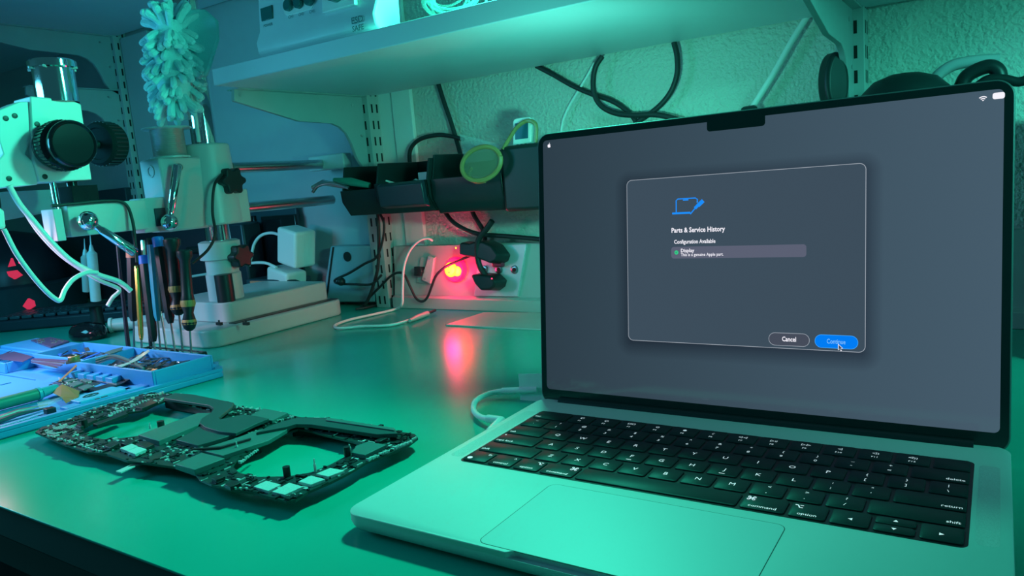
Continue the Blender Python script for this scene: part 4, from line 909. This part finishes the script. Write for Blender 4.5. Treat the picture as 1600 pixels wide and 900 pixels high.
# ------------------------------------------------------------------ tool caddy on the wall
cy_ = thing('tool_caddy', 'long black plastic tool caddy fixed to the wall left of the laptop', 'caddy', (-320, 560, 150))
CF = 512
def bay(x0, x1, zb, zf, zt, y0=CF, slope=14):
    mb = MB(); w = 3
    prof = [(y0+slope, zb), (y0, zb+20), (y0-2, zf), (y0+2, zf), (y0+10, zt), (600, zt), (600, zb)]
    Fq = Frame((0, 0, 0), (0, 1, 0), (0, 0, 1), (1, 0, 0))
    mb.prism(prof, x0, x0+w, Fq); mb.prism(prof, x1-w, x1, Fq)
    mb.box(x0, x1, 597, 600, zb, zt); mb.box(x0, x1, y0+slope, 600, zb, zb+3)
    mb.prism([(y0+slope, zb), (y0, zb+20), (y0-2, zf), (y0+1.5, zf), (y0+3, zb+21), (y0+slope+2, zb+3)], x0, x1, Fq)
    return mb.build('bay', M_black, cy_, bevel=.8)
bay(-497, -424, 153, 190, 224, CF-2); bay(-424, -330, 153, 196, 224, CF-8); bay(-330, -215, 149, 196, 228, CF); 
mb = MB(); mb.box(-215, -40, CF-2, 600, 147, 228); mb.build('closed_box', M_black, cy_, bevel=5)
mb = MB(); Fq = Frame((0, 0, 0), (0, 1, 0), (0, 0, 1), (1, 0, 0)); mb.prism([(CF-10, 196), (CF-2, 160), (CF-14, 164), (CF-18, 192)], -412, -332, Fq); mb.build('front_lip', M_navy, cy_, bevel=1.5)
mb = MB(); mb.tube([Y(488, 293, 505), Y(505, 285, 508), Y(540, 292, 512)], 4, 8, rad=[3, 4.5, 3]); mb.tube(spline([Y(489, 300, 500), Y(498, 290, 500), Y(520, 286, 506), Y(545, 294, 512)], 4), 2.5, 8); tagit(mb.build('side_cutters', M_steel), 'steel cutter jaws poking out of the left end of the caddy', 'cutters')
mb = MB(); mb.tube([Y(522, 281, 506), Y(548, 284, 508), Y(578, 290, 514)], 5, 10, rad=[3, 6, 4]); tagit(mb.build('green_handle_tool', M_green), 'tool with green handle lying in the left bay of the caddy', 'tool')
mb = MB(); mb.tube([Y(601, 282, 525), Y(618, 287, 528), Y(634, 292, 530)], 1.5, 8); tagit(mb.build('white_stick', M_white), 'thin white stick in the middle bay of the caddy', 'stick')
mb = MB(); c = Y(665, 279, 535); mb.box(c.x-9, c.x+9, 530, 545, c.z-16, c.z+9); tagit(mb.build('white_carton', M_white, bevel=1), 'small white carton in the middle bay of the caddy', 'box')
mb = MB(); F = Frame(Y(650, 287, 530), (1, 0, 0), (0, 0, 1)); mb.tube([F.p(5*math.cos(k_*math.pi/8), 5*math.sin(k_*math.pi/8)) for k_ in range(17)], 1.8, 8); tagit(mb.build('chrome_ring', M_chrome), 'small chrome ring beside the white carton', 'ring')
t = thing('clear_box', 'clear plastic box in the third bay of the caddy', 'box', Y(740, 290, 512))
c = Y(737, 287, 515); mb = MB(); mb.box(c.x-34, c.x+42, 513, 535, c.z-15, c.z+10); mb.build('body', mat('smoky_box', (.05, .12, .12), .2), t, bevel=3)
# amber goggles
gg = thing('amber_goggles', 'amber goggles with looped strap draped over the caddy', 'goggles', Y(755, 275, 500))
c = Y(753, 256, 498); F = Frame(c, (1, .15, .25), (-.25, 0, 1)); F.v = (F.v-F.u*F.v.dot(F.u)).normalized(); F.n = F.u.cross(F.v)
mb = MB(); mb.prism([(28*math.cos(k_*math.pi/16), 20*math.sin(k_*math.pi/16)) for k_ in range(32)], -2, 2, F); mb.build('lens', M_amberlens, gg)
mb = MB(); mb.tube([F.p(28*math.cos(k_*math.pi/16), 20*math.sin(k_*math.pi/16), 2) for k_ in range(33)], 3, 8); mb.build('rim', M_amber, gg)
mb = MB(); mb.tube(spline([Y(738, 262, 498), Y(733, 272, 498), Y(742, 284, 498), Y(758, 283, 498)], 5), 2.4, 8); mb.build('nose_piece', M_amber, gg)
mb = MB(); mb.tube(spline([Y(786, 234, 512), Y(797, 215, 520), Y(807, 200, 525), Y(820, 190, 530), Y(832, 190, 530), Y(838, 200, 530), (Y(836, 232, 530))], 6), 2.6, 8); mb.build('strap', M_amber, gg)
t = thing('voltage_meter', 'small white meter with dark display standing on the caddy', 'meter', Y(820, 232, 540))
F = Frame(Y(819, 212, 540), (1, 0, 0), (.10, 0, 1)); mb = MB(); mb.prism(rrect(-14, 13, -24, 22, 5), -5, 5, F); mb.build('body', M_white, t, bevel=1)
mb = MB(); mb.box(-10, 9, -4, 16, 5, 5.6, F) if F.n.y < 0 else mb.box(-10, 9, -4, 16, -5.6, -5, F); mb.build('display', mat('meter_display', (.02, .12, .2), .15), t)
mb = MB()
for i in range(3): mb.box(-8+i*6, -5+i*6, -18, -10, -5.6, 5.6, F)
mb.build('vent', M_duct2, t)
film('clear_bag', 'clear plastic bag sticking up behind the goggles', [Y(718, 209, 545), Y(782, 226, 545), Y(770, 250, 540), Y(726, 255, 540)], M_clear, 'bag')

# ------------------------------------------------------------------ left background
def adapter(name, label, pix_front, pix_top, Yf, z_dummy=None): pass
def orbox(name, label, cat, c, size, yaw, roll, m, bevel=4, pitch=0):
    R_ = Matrix.Rotation(yaw, 3, 'Z') @ Matrix.Rotation(roll, 3, 'Y') @ Matrix.Rotation(pitch, 3, 'X'); F = Frame(c, R_ @ V((1, 0, 0)), R_ @ V((0, 1, 0)), R_ @ V((0, 0, 1)))
    mb = MB(); mb.box(-size[0]/2, size[0]/2, -size[1]/2, size[1]/2, -size[2]/2, size[2]/2, F); o = mb.build(name, m, bevel=bevel, seg=4); return tagit(o, label, cat), F
c = Y(460, 392, 560)
o, F1 = orbox('white_power_adapter', 'upper of two white power adapters behind the stand', 'adapter', Y(463, 385, 572), (52, 42, 62), -.1, .22, M_white, 5)
o, F2_ = orbox('white_power_adapter', 'lower of two white power adapters behind the stand', 'adapter', Y(448, 437, 572), (58, 42, 40), -.1, .22, M_white, 5)
t = thing('dark_stacked_case', 'dark case the white adapters rest on, with a pink strip', 'case', (-640, 570, 0))
c = Y(430, 462, 560); mb = MB(); mb.box(c.x-60, c.x+50, 550, 600, 0, 52); mb.build('body', M_navy2, t, bevel=2)
mb = MB(); a = Y(392, 440, 549); b_ = Y(420, 432, 549); mb.box(a.x, b_.x, 547, 550, 38, 50); mb.build('pink_strip', M_pink, t)  # plain pink strip on the front of the case
cable('white_adapter_lead', 'white lead arching from the upper adapter down behind the stand', YY(566, (442, 369), (425, 364), (408, 368), (397, 382), (392, 405), (385, 430), (375, 452)), 2.6, M_white)
cable('white_adapter_lead', 'white lead from the lower adapter to behind the post', YY(560, (432, 418), (415, 411), (395, 411), (380, 414), (340, 425), (300, 432)), 2.6, M_white)
t = thing('dark_display', 'dark two-pane display standing behind the adapters', 'display', (-760, 600, 0))
for a_, b_ in ((384, 404), (408, 468)):
    p0 = Y(a_, 338, 606); p1 = Y(b_, 385, 606); mb = MB(); mb.box(p0.x, p1.x, 604, 610, 60, p0.z); mb.build('pane', M_blackg, t, bevel=1.5)
p0 = Y(380, 330, 611); p1 = Y(472, 400, 611); mb = MB(); mb.box(p0.x, p1.x, 610, 616, 0, p0.z+2); mb.build('frame', M_navy2, t, bevel=2)
# wall box right of adapters
t = thing('wall_junction_box', 'grey upright junction box with one round hole, beside the slotted upright', 'box', (-600, 600, 0))
P = [Y(*q, 598) for q in ((504, 472), (516, 385), (585, 384), (585, 472))]
mb = MB(); mb.prism([(p.x, p.z) for p in P], -24, 0, Frame((0, 598, 0), (1, 0, 0), (0, 0, 1), (0, -1, 0))); mb.build('box', mat('junction_grey', (.30, .40, .46), .45), t, bevel=2)
P = [Y(*q, 597) for q in ((520, 386), (521.5, 386), (510, 472), (508.5, 472))]
mb = MB(); mb.prism([(p.x, p.z) for p in P], -1, 1, Frame((0, 597, 0), (1, 0, 0), (0, 0, 1), (0, -1, 0))); mb.build('door_seam', M_slot, t)
c = Y(543, 401, 597.5); mb = MB(); mb.lathe(c, (0, -1, 0), [(0, 8), (1.5, 8)]); mb.build('round_hole', M_slot, t)
cable('tangled_lead', 'black lead hanging down the upright and looping over the junction box', YY(575, (594, 334), (600, 350), (598, 375), (588, 402), (570, 412), (545, 427), (524, 437), (528, 443), (552, 444), (580, 444), (596, 430)), 2.0, M_rubber)
cable('tangled_lead', 'black lead bundle falling straight down the upright to the bench', YY(580, (590, 330), (592, 380), (590, 420), (582, 450), (572, 474), (560, 484)), 2.6, M_rubber)
cable('tangled_lead', 'black lead lying along the bench below the upright', [Z(556, 483, 3), Z(575, 480, 3), Z(600, 473, 3)], 2.2, M_rubber)
mb = MB(); mb.sphere(Y(533, 440, 570), 7, 12); tagit(mb.build('lead_plug', M_black), 'round black plug at the end of the lead loop on the junction box', 'plug')
cable('sensor_cable', 'white cable from the wall duct, curving down onto the bench with a pen-like tip', [Y(676, 376, 596), Y(668, 372, 590), Y(655, 376, 585), Y(640, 392, 580), Y(631, 418, 575), Y(629, 450, 570), Y(628, 475, 565), Z(618, 483, 3), Z(585, 491, 2.5), Z(545, 500, 2.5), Z(524, 508, 2.5), Z(530, 513, 2.5), Z(565, 510, 2.5), Z(610, 508, 2.5), Z(640, 500, 3)], 2.0, M_white)
t = thing('sensor_probe', 'grey probe with a black tip at the end of the white cable', 'probe', Z(660, 496, 0))
mb = MB(); mb.tube([Z(640, 501, 4), Z(652, 496, 4), Z(668, 490, 4)], 4, 10, rad=[2.6, 4, 4]); mb.build('body', M_duct, t)
mb = MB(); mb.tube([Z(668, 490, 4), Z(680, 485, 4)], 2, 8); mb.build('tip', M_black, t)
slab('grey_card', 'thin pale grey card lying on the bench left of the laptop lid', 'card', [(696,507),(755,488),(900,488),(900,517)], .1, 2, mat('card_grey', (.42, .50, .46), .4), bevel=.4)
# black keyboard and mouse
kb = thing('black_keyboard', 'black computer keyboard at the back left, in the dark', 'keyboard', (-1080, 430, 0))
FKb = Frame((-1050, 420, 1), (.80, .60, 0), (-.60, .80, 0))
mb = MB(); mb.prism(rrect(-150, 165, -62, 62, 8), 0, 18, FKb); mb.build('case', M_navy, kb, bevel=3)
for j in range(5):
    for i in range(15):
        mb = MB(); mb.box(-143+i*20, -126+i*20, -52+j*20, -35+j*20, 18, 24, FKb); mb.build('key', M_navy2, kb, bevel=1.5)
mb = MB(); c = Z(141, 514, 14); mb.rings([[V((c.x+40*s*math.cos(a_*math.pi/12)*.9, c.y-4+24*s*math.sin(a_*math.pi/12), z_)) for a_ in range(24)] for z_, s in ((.3, .9), (6, 1), (14, .95), (20, .8), (24, .5), (25.5, .15))])
t = mb.build('black_mouse', M_blackg); tagit(t, 'black oval computer mouse in front of the dark keyboard', 'mouse')
t = thing('white_bottle', 'small white bottle lying on its side left of the screwdrivers', 'bottle', Z(185, 512, 0))
a, b_ = Z(176, 508, 12), Z(176, 508, 12)+V((60, 66, 0)); mb = MB(); mb.cyl(a, b_, 10, n=20); mb.build('body', M_bottle, t); mb = MB(); mb.cyl(a-(b_-a).normalized()*4, a, 12, n=20); mb.build('cap', M_white, t)
# syringes
for (lab, tx, ty, bx, by, m_, r_) in (('pale green syringe standing nozzle-up below the boom arm', 143, 392, 150, 470, M_bottle, 7.5), ('clear syringe behind the pale green one', 133, 398, 136, 455, M_duct, 6.5)):
    y_ = 330 if m_ is M_bottle else 345
    a, b_ = Y(tx, ty, y_), Y(bx, by, y_); t = thing('syringe', lab, 'syringe', b_, 'syringes standing behind the mat'); d = (a-b_).normalized(); Ln = (a-b_).length
    mb = MB(); mb.tube_prof(b_, d, [(0, r_), (Ln-4, r_), (Ln, r_*.5)], 18); mb.build('barrel', m_, t)
    mb = MB(); mb.tube_prof(a, d, [(0, 4), (8, 2.4), (10, 1.2), (26, .5)], 12); mb.build('nozzle', M_bottle, t)
t = thing('syringe_stand', 'black round-topped stand holding the syringes', 'stand', Z(151, 500, 0))
c = Y(148, 474, 336); mb = MB(); mb.lathe((c.x, 336, 0), (0, 0, 1), [(0, 24), (3, 24), (4, 10), (c.z-4, 9), (c.z-3, 24), (c.z-1, 25), (c.z, 24)], 28); mb.build('body', M_black, t)
# round dark machine with red reflections set in as glowing spots
t = thing('round_dark_machine', 'round dark blue machine in the far left shadow with red reflections as glowing spots', 'machine', (-1390, 440, 0))
c = V((-1390, 440, 0)); mb = MB(); mb.lathe(c, (0, 0, 1), [(0, 120), (50, 128), (58, 130), (62, 122)], 40); mb.build('basin', M_navy2, t)
mb = MB(); mb.lathe(c+V((0, 0, 62)), (0, 0, 1), [(0, 100), (40, 96), (70, 80), (95, 50), (105, 10)], 40); mb.build('dome', M_navy, t)
def spot(pix, y_, m_, th=3):
    P = [Y(*q, y_) for q in pix]; mb = MB(); mb.prism([(p.x, p.z) for p in P], 0, th, Frame((0, y_, 0), (1, 0, 0), (0, 0, 1), (0, -1, 0))); return mb.build('red_glint', m_, t, smooth=False)
for pix in ([(15,417),(20,403),(25,415)], [(13,424),(27,422),(36,430),(25,436),(16,431)], [(38,478),(46,466),(54,470),(56,478),(47,484)]): spot(pix, 366, M_reddull)  # glowing patches in place of red light reflected off glossy things
mb = MB()
for q in ((31, 410), (35, 411), (38, 412)): mb.sphere(Y(q[0], q[1], 364), 2.2, 10)
mb.build('red_glow_dot', M_redglow, t)  # small red reflections made as glowing dots
t = thing('dark_crate', 'dark storage crate behind the microscope at the far left', 'crate', (-1290, 600, 0))
mb = MB(); mb.box(-1500, -1190, 585, 608, 0, 235); mb.build('side_panel', M_navy, t, bevel=2); mb = MB(); mb.box(-1189, -1075, 590, 607, 0, 190); mb.build('front_panel', M_navy, t, bevel=2)
t = thing('black_case', 'black case standing on the bench behind the stand post', 'case', (-900, 560, 0))
mb = MB(); mb.box(-1060, -800, 560, 600, 0, 150); mb.build('shell', M_navy, t, bevel=4); mb = MB(); mb.box(-960, -900, 550, 560, 100, 112); mb.build('handle', M_black, t, bevel=3)
# white cables at the left
wc = [X(14, 290, -600), X(30, 318, -600), X(52, 345, -600), X(80, 378, -595), X(112, 408, -590), X(150, 428, -585), X(185, 440, -580), X(205, 455, -575)]
cable('white_supply_cable', 'thick white cable sweeping down under the focus block', wc, 3.2, M_white)
cable('white_supply_cable', 'second white cable running alongside just below the thick one', [X(36, 326, -616), X(60, 362, -616), X(92, 396, -614), X(125, 420, -610), X(155, 438, -606), X(186, 452, -604), X(176, 465, -604), X(168, 478, -604)], 2.4, M_white)
cable('white_lamp_cable', 'white cable making a sharp V at the left edge', [X(6, 358, -560), X(25, 395, -560), X(50, 430, -560), X(72, 455, -560), X(88, 468, -560), X(95, 468, -560), X(102, 452, -565), X(115, 436, -570), X(135, 426, -575), X(152, 426, -580)], 2.6, M_white)
t = thing('lamp_plug', 'white rounded plug block at the left edge with a cable below', 'plug', X(4, 345, -560))
mb = MB(); FX2 = Frame((-560, 0, 0), (0, 1, 0), (0, 0, 1), (1, 0, 0)); mb.prism([xp(q, -560) for q in ((-30, 322), (2, 324), (8, 330), (11, 357), (-30, 362))], -12, 0, FX2); mb.build('body', M_white, t, bevel=3)
cable('ring_light_lead', 'black lead arching over the boom arm to the screwdrivers', [X(80, 322, -596), X(120, 318, -597), X(165, 314, -597), (X(195, 318, -597)), X(207, 345, -590), X(212, 385, -585), X(214, 410, -585)], 1.9, M_rubber)
film('cellophane_bag', 'crinkled clear bag hanging behind the boom arm', [X(0, 300, -700), X(85, 296, -700), X(130, 320, -700), X(60, 335, -700), X(5, 345, -700)], M_clear, 'bag')
